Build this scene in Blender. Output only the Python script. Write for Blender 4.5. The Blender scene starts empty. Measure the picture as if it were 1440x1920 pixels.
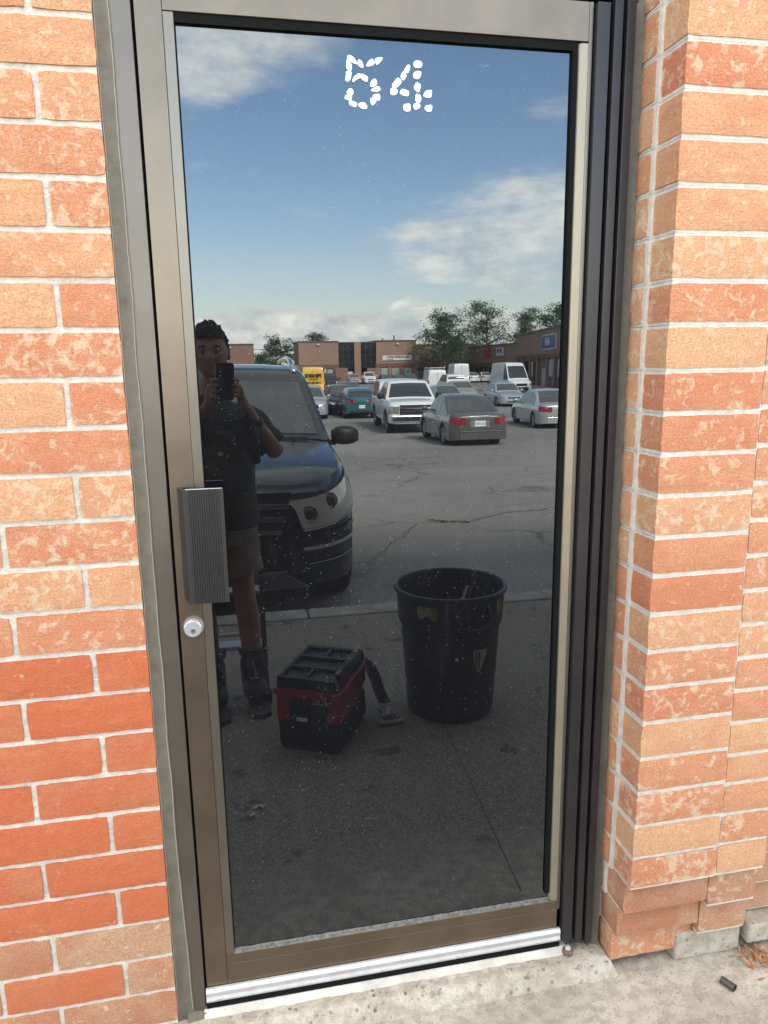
import bpy, bmesh, math, random
from mathutils import Vector, Matrix, noise
random.seed(7)
C = bpy.context.scene.collection
SC = bpy.context.scene
# ------------------------------------------------------------------ camera
CAM = Vector((0.0, -1.63, 1.63))
cd = bpy.data.cameras.new('camera'); cam = bpy.data.objects.new('camera', cd); C.objects.link(cam)
cd.sensor_fit = 'HORIZONTAL'; cd.sensor_width = 36.0; cd.lens = 36.0*1366.0/1440.0
cd.clip_start = 0.004; cd.clip_end = 6000
RM = ((0.9801997, -0.0540112, 0.1905031), (-0.1974359, -0.1932724, 0.9610748), (-0.0150898, -0.9796574, -0.2001093))
cam.matrix_world = Matrix(((RM[0][0], -RM[0][1], -RM[0][2], CAM.x), (RM[1][0], -RM[1][1], -RM[1][2], CAM.y),
                           (RM[2][0], -RM[2][1], -RM[2][2], CAM.z), (0, 0, 0, 1)))
SC.camera = cam
CR = Vector((RM[0][0], RM[1][0], RM[2][0])); CU = -Vector((RM[0][1], RM[1][1], RM[2][1])); CF = Vector((RM[0][2], RM[1][2], RM[2][2]))
SC.view_settings.view_transform = 'Standard'; SC.view_settings.look = 'None'; SC.view_settings.gamma = 1
SC.view_settings.use_curve_mapping = False
SC.view_settings.exposure = 2.80
SC.cycles.max_bounces = 5; SC.cycles.glossy_bounces = 4; SC.cycles.diffuse_bounces = 3; SC.cycles.use_denoising = True
SC.cycles.sample_clamp_indirect = 8
SUN_EL, SUN_ROT = math.radians(39), math.radians(18)
SKY = 0.15
# ------------------------------------------------------------------ node helpers
class NT:
    def __init__(s, tree): s.t = tree; s.n = tree.nodes; s.l = tree.links
    def a(s, typ, **kw):
        nd = s.n.new(typ)
        for k, v in kw.items():
            if k[0] == '_': setattr(nd, k[1:], v)
        for k, v in kw.items():
            if k[0] != '_':
                key = int(k[1:]) if (k[0] == 'i' and k[1:].isdigit()) else k.replace('__', ' ')
                if isinstance(v, bpy.types.NodeSocket): s.l.new(v, nd.inputs[key])
                else: nd.inputs[key].default_value = v
        return nd
    def math(s, op, a, b=0.0, c=0.0, clamp=False):
        nd = s.n.new('ShaderNodeMath'); nd.operation = op; nd.use_clamp = clamp
        for i, v in enumerate((a, b, c)):
            if isinstance(v, bpy.types.NodeSocket): s.l.new(v, nd.inputs[i])
            else: nd.inputs[i].default_value = v
        return nd.outputs[0]
    def mix(s, f, a, b, mode='MIX'):
        nd = s.n.new('ShaderNodeMix'); nd.data_type = 'RGBA'; nd.blend_type = mode
        for i, v in ((0, f), (6, a), (7, b)):
            if isinstance(v, bpy.types.NodeSocket): s.l.new(v, nd.inputs[i])
            else: nd.inputs[i].default_value = v if i == 0 else (tuple(v)+(1,))[:4]
        return nd.outputs[2]
    def ramp(s, f, stops, interp='LINEAR'):
        nd = s.n.new('ShaderNodeValToRGB'); nd.color_ramp.interpolation = interp
        el = nd.color_ramp.elements
        while len(el) < len(stops): el.new(0.5)
        for e, (p, c) in zip(el, stops):
            e.position = p; e.color = (c, c, c, 1) if isinstance(c, (int, float)) else tuple(c)+(1,)
        s.l.new(f, nd.inputs[0]); return nd.outputs[0]
    def noise(s, vec, scale, detail=3, rough=0.55, dist=0.0, w=None):
        nd = s.n.new('ShaderNodeTexNoise')
        if w is not None:
            nd.noise_dimensions = '4D'
            if isinstance(w, bpy.types.NodeSocket): s.l.new(w, nd.inputs['W'])
            else: nd.inputs['W'].default_value = w
        s.l.new(vec, nd.inputs['Vector']); nd.inputs['Scale'].default_value = scale
        nd.inputs['Detail'].default_value = detail; nd.inputs['Roughness'].default_value = rough
        nd.inputs['Distortion'].default_value = dist
        return nd.outputs[0]
# ------------------------------------------------------------------ world: sky with clouds
W = bpy.data.worlds.new('World'); SC.world = W; W.use_nodes = True
t = NT(W.node_tree); t.n.clear()
sky = t.a('ShaderNodeTexSky', _sky_type='NISHITA', _sun_disc=False, _sun_elevation=SUN_EL, _sun_rotation=SUN_ROT)
sky.air_density = 1.0; sky.dust_density = 1.0; sky.ozone_density = 1.6; sky.altitude = 150
tc = t.a('ShaderNodeTexCoord'); D = tc.outputs['Generated']
sep = t.a('ShaderNodeSeparateXYZ', i0=D); z = sep.outputs[2]
zz = t.math('MAXIMUM', z, 0.0)
zd = t.math('ADD', zz, 0.10)
pl = t.a('ShaderNodeCombineXYZ', i0=t.math('DIVIDE', sep.outputs[0], zd), i1=t.math('DIVIDE', sep.outputs[1], zd), i2=0.0).outputs[0]
n1 = t.noise(pl, 1.15, 7, 0.6, 0.15)
# cumulus seen from the side, low over the horizon
st = t.a('ShaderNodeCombineXYZ', i0=t.math('MULTIPLY', sep.outputs[0], 1.0), i1=sep.outputs[1], i2=t.math('MULTIPLY', z, 2.1)).outputs[0]
n2 = t.noise(st, 9.0, 8, 0.62, 0.1)
low = t.ramp(z, [(0.0, 1), (0.055, 0.95), (0.085, 0.35), (0.12, 0.0)])
def blob(d, r0, r1, vz=1.0):
    v = t.a('ShaderNodeVectorMath', _operation='SUBTRACT', i0=D); v.inputs[1].default_value = d
    s2 = t.a('ShaderNodeVectorMath', _operation='MULTIPLY', i0=v.outputs[0]); s2.inputs[1].default_value = (1, 1, vz)
    ln = t.a('ShaderNodeVectorMath', _operation='LENGTH', i0=s2.outputs[0]).outputs['Value']
    return t.ramp(ln, [(r0, 1), (r1, 0)], 'EASE')
b = t.math('ADD', t.math('MULTIPLY', blob((0.345, -0.925, 0.160), 0.06, 0.20, 1.9), 1.12), blob((0.03, -0.94, 0.350), 0.03, 0.17, 2.2))
b = t.math('ADD', b, t.math('MULTIPLY', blob((-0.03, -0.945, 0.33), 0.0, 0.09, 1.0), 0.5))
# coverage
high = t.math('ADD', t.math('MULTIPLY', b, 0.30), n1)
high = t.math('ADD', high, t.ramp(z, [(0.42, 0.0), (0.60, 0.22)]))     # unseen broken cloud added overhead to neutralise the light on the facade
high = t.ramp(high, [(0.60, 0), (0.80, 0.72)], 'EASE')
lowc = t.math('ADD', t.math('MULTIPLY', low, 0.385), n2)
lowc = t.ramp(lowc, [(0.70, 0), (0.80, 1.0)], 'EASE')
n3 = t.noise(st, 22.0, 6, 0.6)
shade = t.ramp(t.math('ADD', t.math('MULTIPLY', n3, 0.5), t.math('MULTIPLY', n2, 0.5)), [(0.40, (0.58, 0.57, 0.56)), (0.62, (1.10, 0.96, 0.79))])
hs0 = t.a('ShaderNodeHueSaturation', Saturation=1.16, Color=sky.outputs[0])
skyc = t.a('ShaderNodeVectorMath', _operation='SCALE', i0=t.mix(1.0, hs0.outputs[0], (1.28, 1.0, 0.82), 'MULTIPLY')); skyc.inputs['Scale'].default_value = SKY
hzc = t.mix(t.ramp(z, [(0.0, 0.6), (0.08, 0.25), (0.2, 0.0)]), skyc.outputs[0], (0.66, 0.70, 0.74))
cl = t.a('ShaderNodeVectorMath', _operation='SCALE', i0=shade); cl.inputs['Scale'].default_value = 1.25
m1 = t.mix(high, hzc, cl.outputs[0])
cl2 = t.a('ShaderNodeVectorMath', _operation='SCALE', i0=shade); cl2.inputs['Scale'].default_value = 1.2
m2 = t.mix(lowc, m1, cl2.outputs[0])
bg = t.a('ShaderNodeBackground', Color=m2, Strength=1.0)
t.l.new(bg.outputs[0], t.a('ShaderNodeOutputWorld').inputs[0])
# sun
sd = bpy.data.lights.new('sun', 'SUN'); sd.energy = 3.4; sd.angle = math.radians(11); sd.color = (1, 0.90, 0.76)
so = bpy.data.objects.new('sun', sd); C.objects.link(so)
sdir = Vector((math.sin(SUN_ROT)*math.cos(SUN_EL), math.cos(SUN_ROT)*math.cos(SUN_EL), math.sin(SUN_EL)))
so.rotation_euler = sdir.to_track_quat('Z', 'Y').to_euler(); so.location = sdir*60
# ------------------------------------------------------------------ materials
MATS = {}
def mat(name, col, rough=0.6, metal=0.0, var=0.0, scale=20, bump=0.0, bscale=60, coat=0.0, ior=1.45, spec=None, emit=None):
    if name in MATS: return MATS[name]
    m = bpy.data.materials.new(name); m.use_nodes = True; MATS[name] = m
    t = NT(m.node_tree); bs = m.node_tree.nodes['Principled BSDF']
    bs.inputs['Roughness'].default_value = rough; bs.inputs['Metallic'].default_value = metal
    bs.inputs['IOR'].default_value = ior; bs.inputs['Coat Weight'].default_value = coat
    bs.inputs['Coat Roughness'].default_value = 0.05
    tcn = t.a('ShaderNodeTexCoord').outputs['Object']
    c = tuple(col)+(1,)
    if var > 0:
        n = t.noise(tcn, scale, 5, 0.6)
        f = t.ramp(n, [(0.3, 0), (0.7, 1)])
        lo = tuple(x*(1-var) for x in col); hi = tuple(min(1, x*(1+var)) for x in col)
        t.l.new(t.mix(f, lo, hi), bs.inputs['Base Color'])
        t.l.new(t.math('ADD', t.math('MULTIPLY', n, 0.06), rough-0.03), bs.inputs['Roughness'])
    else: bs.inputs['Base Color'].default_value = c
    if bump > 0:
        n = t.noise(tcn, bscale, 4, 0.65)
        bp = t.a('ShaderNodeBump', Strength=bump, Distance=0.01, Height=n)
        t.l.new(bp.outputs[0], bs.inputs['Normal'])
    if emit: bs.inputs['Emission Color'].default_value = tuple(emit[:3])+(1,); bs.inputs['Emission Strength'].default_value = emit[3]
    return m
def brick_mat(name, reds, tans, blot, redness):
    m = bpy.data.materials.new(name); m.use_nodes = True; MATS[name] = m
    t = NT(m.node_tree); bs = m.node_tree.nodes['Principled BSDF']; bs.inputs['Roughness'].default_value = 0.9
    bs.inputs['Specular IOR Level'].default_value = 0.25
    o = t.a('ShaderNodeTexCoord').outputs['Object']
    oi = t.a('ShaderNodeObjectInfo').outputs['Random']
    off = t.math('MULTIPLY', oi, 37.0)
    base = t.mix(oi, reds[0], reds[1])
    nb = t.noise(o, 9, 4, 0.6, 0.3, off)
    tan = t.mix(t.math('FRACT', t.math('MULTIPLY', oi, 7.3)), tans[0], tans[1])
    c = t.mix(t.ramp(t.math('ADD', nb, t.math('MULTIPLY', t.math('SUBTRACT', t.math('FRACT', t.math('MULTIPLY', oi, 13.7)), 0.5), 0.25)), [(0.38+redness, 0), (0.62+redness, 1)]), base, tan)
    # mottling: fine two-tone grain, soft cream blotches with a thin darker rim
    lt = tuple(min(0.84, x*k) for x, k in zip(tans[0], (1.15, 1.30, 1.45)))
    nm = t.noise(o, 230, 5, 0.75, 0.4, off)
    c = t.mix(t.ramp(nm, [(0.36, 0.9), (0.52, 0.0)]), c, tuple(x*k for x, k in zip(reds[0], (0.92, 0.72, 0.62))))
    c = t.mix(t.ramp(nm, [(0.53, 0.0), (0.70, 0.5)]), c, lt)
    nl = t.noise(o, 40, 5, 0.62, 0.45, off)
    nl = t.math('ADD', nl, t.math('MULTIPLY', t.math('SUBTRACT', t.math('FRACT', t.math('MULTIPLY', oi, 29.3)), 0.62), 0.13))     # some bricks hardly blotched, some heavily
    bl = t.ramp(nl, [(0.60-blot, 0), (0.76-blot, 1)], 'EASE')
    c = t.mix(t.math('MULTIPLY', bl, 0.8), c, (0.66, 0.49, 0.32))
    rim = t.ramp(nl, [(0.60-blot, 0), (0.615-blot, 0.30), (0.635-blot, 0)])
    c = t.mix(rim, c, (0.42, 0.16, 0.07))
    nf = t.noise(o, 380, 4, 0.8, 0.0, off)
    c = t.mix(t.ramp(nf, [(0.33, 0.7), (0.46, 0.0)]), c, tuple(x*0.55 for x in reds[0]))
    c = t.mix(t.ramp(nf, [(0.58, 0.0), (0.70, 0.3)]), c, lt)
    cr2 = t.noise(o, 70, 6, 0.7, 2.2, off)      # thin firing cracks
    c = t.mix(t.ramp(cr2, [(0.488, 0), (0.498, 0.6), (0.508, 0)]), c, tuple(x*0.5 for x in reds[0]))
    t.l.new(c, bs.inputs['Base Color'])
    # relief: wrinkles, pits
    wr = t.a('ShaderNodeMapping', Vector=o); wr.inputs['Scale'].default_value = (1.0, 1.0, 2.6)
    n2 = t.noise(wr.outputs[0], 110, 5, 0.65, 1.2, off)
    h = t.math('ADD', t.math('MULTIPLY', n2, 0.7), t.math('ADD', t.math('MULTIPLY', nf, 0.35), t.math('MULTIPLY', bl, 0.16)))
    t.l.new(t.a('ShaderNodeBump', Strength=0.9, Distance=0.006, Height=h).outputs[0], bs.inputs['Normal'])
    return m
BR_A = brick_mat('brick_pale', ((0.59, 0.260, 0.128), (0.59, 0.29, 0.148)), ((0.65, 0.385, 0.200), (0.63, 0.345, 0.178)), 0.095, -0.06)
BR_B = brick_mat('brick_salmon', ((0.56, 0.205, 0.098), (0.56, 0.232, 0.115)), ((0.61, 0.305, 0.155), (0.59, 0.27, 0.138)), 0.095, -0.01)
BR_C = brick_mat('brick_red', ((0.53, 0.143, 0.056), (0.50, 0.142, 0.060)), ((0.54, 0.185, 0.080), (0.51, 0.185, 0.088)), -0.04, 0.02)
BR_D = brick_mat('brick_brown', ((0.44, 0.20, 0.108), (0.47, 0.19, 0.098)), ((0.52, 0.32, 0.185), (0.50, 0.285, 0.16)), 0.05, -0.02)
M_MORTAR = mat('mortar', (0.64, 0.57, 0.46), 0.95, var=0.14, scale=45, bump=0.6, bscale=220)
def concrete_mat(name, base, dark, stones, grimy=False, st_=1.0):
    m = bpy.data.materials.new(name); m.use_nodes = True; MATS[name] = m
    t = NT(m.node_tree); bs = m.node_tree.nodes['Principled BSDF']; bs.inputs['Roughness'].default_value = 0.92
    bs.inputs['Specular IOR Level'].default_value = 0.3
    o = t.a('ShaderNodeTexCoord').outputs['Object']
    n = t.noise(o, 3.2, 5, 0.6); c = t.mix(t.ramp(n, [(0.35, 0), (0.65, 1)]), dark, base)
    n2 = t.noise(o, 26, 6, 0.7); c = t.mix(t.ramp(n2, [(0.42, 0.5), (0.56, 0.0)]), c, tuple(x*0.62 for x in dark))
    vo = t.a('ShaderNodeTexVoronoi', Vector=o, Scale=stones, Randomness=1.0)
    ed = t.ramp(vo.outputs['Distance'], [(0.22, 1), (0.36, 0)])
    hs = t.a('ShaderNodeSeparateColor', i0=vo.outputs['Color']).outputs[0]
    sc = t.ramp(hs, [(0.0, (0.13, 0.115, 0.10)), (0.35, (0.27, 0.23, 0.18)), (0.6, (0.40, 0.30, 0.20)), (1.0, (0.70, 0.62, 0.48))])
    keep = t.math('MULTIPLY', ed, t.ramp(hs, [(0.15, 1.0), (0.8, 0.25)]))
    c = t.mix(t.math('MULTIPLY', t.math('MULTIPLY', keep, 0.45 if grimy else 1.0), t.ramp(t.noise(o, 5, 3), [(0.36, 0.2), (0.6, 1.0)])), c, sc)
    if grimy:     # trodden, darker walk; pale sand and cement dust gathered along the wall
        wy = t.a('ShaderNodeSeparateXYZ', i0=t.a('ShaderNodeNewGeometry').outputs['Position']).outputs[1]
        g = t.ramp(t.math('ADD', t.math('ADD', wy, 1.0), t.math('MULTIPLY', t.noise(o, 4, 5, 0.65), 0.35)), [(0.52, 1), (0.86, 0)])
        dk = t.mix(t.ramp(t.noise(o, 130, 4, 0.8), [(0.42, 0), (0.62, 1)]), (0.125, 0.110, 0.088), (0.36, 0.318, 0.25))
        dk = t.mix(t.ramp(t.noise(o, 7, 3, 0.5), [(0.64, 0), (0.68, 0.7)]), dk, (0.05, 0.048, 0.045))
        c = t.mix(g, c, dk)
    nf = t.noise(o, 300, 3, 0.7)
    c = t.mix(t.ramp(nf, [(0.32, 0.6), (0.48, 0)]), c, tuple(x*0.45 for x in dark))
    t.l.new(c, bs.inputs['Base Color'])
    h = t.math('ADD', t.math('MULTIPLY', nf, 0.4), t.math('ADD', t.math('MULTIPLY', n2, 0.6), t.math('MULTIPLY', keep, 0.35)))
    t.l.new(t.a('ShaderNodeBump', Strength=0.7, Distance=0.006, Height=h).outputs[0], bs.inputs['Normal'])
    return m
M_WALK = concrete_mat('sidewalk_concrete', (0.47, 0.41, 0.315), (0.34, 0.295, 0.225), 120, True)
M_SILL = concrete_mat('sill_concrete', (0.50, 0.44, 0.34), (0.38, 0.325, 0.24), 60)
M_CURB = mat('curb_concrete', (0.30, 0.285, 0.25), 0.9, var=0.25, scale=6, bump=0.4, bscale=80)
def asphalt_mat():
    m = bpy.data.materials.new('asphalt'); m.use_nodes = True; MATS['asphalt'] = m
    t = NT(m.node_tree); bs = m.node_tree.nodes['Principled BSDF']; bs.inputs['Roughness'].default_value = 0.93
    bs.inputs['Specular IOR Level'].default_value = 0.3
    o = t.a('ShaderNodeTexCoord').outputs['Object']
    c = t.mix(t.ramp(t.noise(o, 0.22, 6, 0.62, 0.4), [(0.36, 0), (0.64, 1)]), (0.215, 0.20, 0.178), (0.305, 0.285, 0.255))
    c = t.mix(t.ramp(t.noise(o, 45, 4, 0.75), [(0.36, 0.7), (0.5, 0)]), c, (0.05, 0.05, 0.05))
    c = t.mix(t.ramp(t.noise(o, 60, 3, 0.8), [(0.58, 0), (0.72, 0.6)]), c, (0.30, 0.29, 0.27))
    # worn cracks
    vo = t.a('ShaderNodeTexVoronoi', _feature='DISTANCE_TO_EDGE', Scale=0.42)
    wv = t.a('ShaderNodeVectorMath', _operation='ADD', i0=o)
    nn = t.n.new('ShaderNodeTexNoise'); nn.inputs['Scale'].default_value = 0.9; nn.inputs['Detail'].default_value = 6; t.l.new(o, nn.inputs['Vector'])
    t.l.new(nn.outputs['Color'], wv.inputs[1]); t.l.new(wv.outputs[0], vo.inputs['Vector'])
    cr = t.math('MULTIPLY', t.ramp(vo.outputs['Distance'], [(0.0, 1), (0.014, 0)]), t.ramp(t.noise(o, 0.35, 2), [(0.45, 0), (0.58, 1)]))
    c = t.mix(t.math('MULTIPLY', cr, 0.8), c, (0.03, 0.03, 0.03))
    st = t.ramp(t.noise(o, 0.9, 5, 0.7), [(0.60, 0), (0.70, 0.5)])
    c = t.mix(st, c, (0.06, 0.058, 0.055))
    t.l.new(c, bs.inputs['Base Color'])
    t.l.new(t.a('ShaderNodeBump', Strength=0.5, Distance=0.01, Height=t.noise(o, 90, 4, 0.7)).outputs[0], bs.inputs['Normal'])
    return m
M_ASPH = asphalt_mat()
M_BRONZE = mat('bronze_anodised', (0.178, 0.138, 0.098), 0.34, 0.85, var=0.12, scale=7)
M_JAMB = mat('jamb_anodised', (0.15, 0.125, 0.098), 0.40, 0.75, var=0.10, scale=7)
M_BRONZE2 = mat('bronze_bead', (0.185, 0.158, 0.122), 0.34, 0.8, var=0.07, scale=5)
M_CHAMP = mat('champagne_bead', (0.30, 0.25, 0.175), 0.38, 0.55, var=0.08, scale=6)
M_DARKBAR = mat('dark_anodised', (0.030, 0.026, 0.025), 0.30, 0.3, var=0.15, scale=6)
M_BLACK = mat('black_gasket', (0.010, 0.010, 0.009), 0.95, ior=1.15)
M_VOID = mat('dark_void', (0.004, 0.004, 0.005), 1.0)
M_ALU = mat('brushed_aluminium', (0.56, 0.54, 0.50), 0.50, 0.45, var=0.10, scale=30)
M_RIDGE = mat('caulk_ridge', (0.30, 0.26, 0.185), 0.7)
M_CAULK = mat('grey_caulk', (0.125, 0.108, 0.076), 0.7, var=0.18, scale=30, bump=0.3, bscale=90)
M_CHROME = mat('chrome', (0.75, 0.74, 0.70), 0.15, 1.0)
M_RUBBER = mat('rubber', (0.022, 0.022, 0.023), 0.75)
M_WHITEP = mat('white_sticker', (0.86, 0.87, 0.86), 0.45)
# glass of the door: tinted, dusty
def door_glass():
    m = bpy.data.materials.new('tinted_glass'); m.use_nodes = True
    t = NT(m.node_tree); bs = m.node_tree.nodes['Principled BSDF']
    o = t.a('ShaderNodeTexCoord').outputs['Object']
    bs.inputs['Base Color'].default_value = (0.002, 0.002, 0.0025, 1); bs.inputs['IOR'].default_value = 1.95
    bs.inputs['Specular Tint'].default_value = (0.80, 0.92, 1.0, 1)
    bs.inputs['Roughness'].default_value = 0.0
    # dust film: specks, smears
    v = t.a('ShaderNodeTexVoronoi', Vector=o, Scale=52.0)
    hs = t.a('ShaderNodeSeparateColor', i0=v.outputs['Color'])
    clump = t.ramp(t.noise(o, 4.5, 4, 0.6), [(0.42, 0.0), (0.66, 1.0)])
    sp = t.math('LESS_THAN', v.outputs['Distance'], t.math('MULTIPLY', t.math('POWER', hs.outputs[1], 3.0), 0.075))
    sp = t.math('MULTIPLY', sp, t.math('GREATER_THAN', t.math('ADD', hs.outputs[0], t.math('MULTIPLY', clump, 0.4)), 0.83))
    v2 = t.a('ShaderNodeTexVoronoi', Vector=o, Scale=170.0)
    hs2 = t.a('ShaderNodeSeparateColor', i0=v2.outputs['Color'])
    sp2 = t.math('MULTIPLY', t.math('LESS_THAN', v2.outputs['Distance'], 0.17), t.math('GREATER_THAN', t.math('ADD', hs2.outputs[0], t.math('MULTIPLY', clump, 0.22)), 0.97))
    mp = t.a('ShaderNodeMapping', Vector=o); mp.inputs['Scale'].default_value = (1.0, 1.0, 0.28)
    sm = t.ramp(t.noise(mp.outputs[0], 9, 5, 0.6, 1.5), [(0.60, 0), (0.78, 1)])
    film = t.math('ADD', 0.0045, t.math('MULTIPLY', sm, 0.012))
    mp2 = t.a('ShaderNodeMapping', Vector=o); mp2.inputs['Scale'].default_value = (2.2, 1.0, 0.7); mp2.inputs['Rotation'].default_value = (0, 0.35, 0)
    sw = t.ramp(t.noise(mp2.outputs[0], 6, 6, 0.7, 2.5), [(0.50, 0), (0.53, 1), (0.56, 0)])
    film = t.math('ADD', film, t.math('MULTIPLY', t.math('MULTIPLY', sw, clump), 0.010))
    tot = t.math('ADD', t.math('MAXIMUM', t.math('MULTIPLY', sp, 0.34), t.math('MULTIPLY', sp2, 0.12)), film, clamp=True)
    df = t.a('ShaderNodeBsdfDiffuse', Color=(0.75, 0.75, 0.73, 1))
    mx = t.a('ShaderNodeMixShader', i0=tot); t.l.new(bs.outputs[0], mx.inputs[1]); t.l.new(df.outputs[0], mx.inputs[2])
    t.l.new(mx.outputs[0], t.n['Material Output'].inputs[0])
    return m
M_GLASS = door_glass()
# ------------------------------------------------------------------ mesh helpers
def tag(o, label=None, cat=None, group=None, kind=None):
    if label: o['label'] = label
    if cat: o['category'] = cat
    if group: o['group'] = group
    if kind: o['kind'] = kind
    return o
def empty(name, loc=(0, 0, 0), rz=0.0, label=None, cat=None, group=None):
    o = bpy.data.objects.new(name, None); C.objects.link(o); o.location = loc; o.rotation_euler = (0, 0, rz)
    o.empty_display_size = 0.1
    return tag(o, label, cat, group)
class MB:
    def __init__(s): s.v = []; s.f = []; s.mi = []; s.cur = 0
    def add(s, vs, fs):
        b = len(s.v); s.v += [tuple(v) for v in vs]
        for f in fs: s.f.append([b+i for i in f]); s.mi.append(s.cur)
    def box(s, x0, x1, y0, y1, z0, z1):
        s.add([(x0,y0,z0),(x1,y0,z0),(x1,y1,z0),(x0,y1,z0),(x0,y0,z1),(x1,y0,z1),(x1,y1,z1),(x0,y1,z1)],
              [(0,3,2,1),(4,5,6,7),(0,1,5,4),(1,2,6,5),(2,3,7,6),(3,0,4,7)]); return s
    def prism(s, pts, d):            # pts: polygon (3d), d: extrude vector
        n = len(pts); d = Vector(d)
        s.add([Vector(p) for p in pts]+[Vector(p)+d for p in pts],
              [tuple(range(n))[::-1], tuple(range(n, 2*n))]+[(i, (i+1) % n, n+(i+1) % n, n+i) for i in range(n)]); return s
    def tube(s, pts, r, n=8, caps=True):
        pts = [Vector(p) for p in pts]; rs = r if isinstance(r, (list, tuple)) else [r]*len(pts)
        rings = []; vs = []
        for i, p in enumerate(pts):
            dv = (pts[min(i+1, len(pts)-1)]-pts[max(i-1, 0)]).normalized()
            up = Vector((0, 0, 1)) if abs(dv.z) < 0.9 else Vector((0, 1, 0))
            a = dv.cross(up).normalized(); bb = a.cross(dv)
            vs += [p+(a*math.cos(2*math.pi*k/n)+bb*math.sin(2*math.pi*k/n))*rs[i] for k in range(n)]
        fs = [(i*n+k, i*n+(k+1) % n, (i+1)*n+(k+1) % n, (i+1)*n+k) for i in range(len(pts)-1) for k in range(n)]
        if caps: fs += [tuple(range(n))[::-1], tuple(range((len(pts)-1)*n, len(pts)*n))]
        s.add(vs, fs); return s
    def lathe(s, prof, c=(0, 0, 0), n=32, axis='z', cap=True):   # prof: (r, h)
        vs = []
        for r, h in prof:
            for k in range(n):
                a = 2*math.pi*k/n; q = (r*math.cos(a), r*math.sin(a), h)
                if axis == 'y': q = (q[0], q[2], q[1])
                if axis == 'x': q = (q[2], q[0], q[1])
                vs.append((c[0]+q[0], c[1]+q[1], c[2]+q[2]))
        m = len(prof)
        fs = [(i*n+k, i*n+(k+1) % n, (i+1)*n+(k+1) % n, (i+1)*n+k) for i in range(m-1) for k in range(n)]
        if cap: fs += [tuple(range(n))[::-1], tuple(range((m-1)*n, m*n))]
        s.add(vs, fs); return s
    def loft(s, rings, closed=True, caps=True):
        n = len(rings[0]); vs = [p for r in rings for p in r]
        e = n if closed else n-1
        fs = [(i*n+k, i*n+(k+1) % n, (i+1)*n+(k+1) % n, (i+1)*n+k) for i in range(len(rings)-1) for k in range(e)]
        if caps and closed: fs += [tuple(range(n))[::-1], tuple(range((len(rings)-1)*n, len(rings)*n))]
        s.add(vs, fs); return s
    def build(s, name, m, parent=None, loc=None, smooth=False, bevel=0.0, auto=None, kind=None):
        me = bpy.data.meshes.new(name); me.from_pydata(s.v, [], s.f)
        ms = m if isinstance(m, (list, tuple)) else [m]
        for q in ms: me.materials.append(q)
        if len(ms) > 1: me.polygons.foreach_set('material_index', s.mi)
        bm = bmesh.new(); bm.from_mesh(me); bmesh.ops.recalc_face_normals(bm, faces=bm.faces); bm.to_mesh(me); bm.free()
        if smooth:
            me.polygons.foreach_set('use_smooth', [True]*len(me.polygons))
            if auto: me.set_sharp_from_angle(angle=math.radians(auto))
        me.update()
        o = bpy.data.objects.new(name, me); C.objects.link(o)
        if parent: o.parent = parent
        if loc: o.location = loc
        if bevel:
            b = o.modifiers.new('bevel', 'BEVEL'); b.width = bevel; b.segments = 2; b.limit_method = 'ANGLE'
        if kind: o['kind'] = kind
        return o
def BX(name, m, x0, x1, y0, y1, z0, z1, parent=None, bevel=0.0):
    cx, cy, cz = (x0+x1)/2, (y0+y1)/2, (z0+z1)/2
    return MB().box(x0-cx, x1-cx, y0-cy, y1-cy, z0-cz, z1-cz).build(name, m, parent, (cx, cy, cz), bevel=bevel)
def copy_tree(o, parent=None):
    c = o.copy(); C.objects.link(c); c.parent = parent
    for ch in list(o.children): copy_tree(ch, c)
    return c
# ground height of the real place: the lot falls away from the kerb (Y = metres in front of the door)
GP = [(-50, 0), (3.15, -0.23), (10, -0.42), (18, -0.70), (25, -0.93), (35, -1.10), (45, -1.17), (70, -1.22), (110, -1.28), (200, -1.3), (5000, -1.3)]
def gz(Y):
    for (a, za), (b2, zb) in zip(GP, GP[1:]):
        if Y <= b2: return za+(zb-za)*(Y-a)/(b2-a)
    return -1.3
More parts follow.
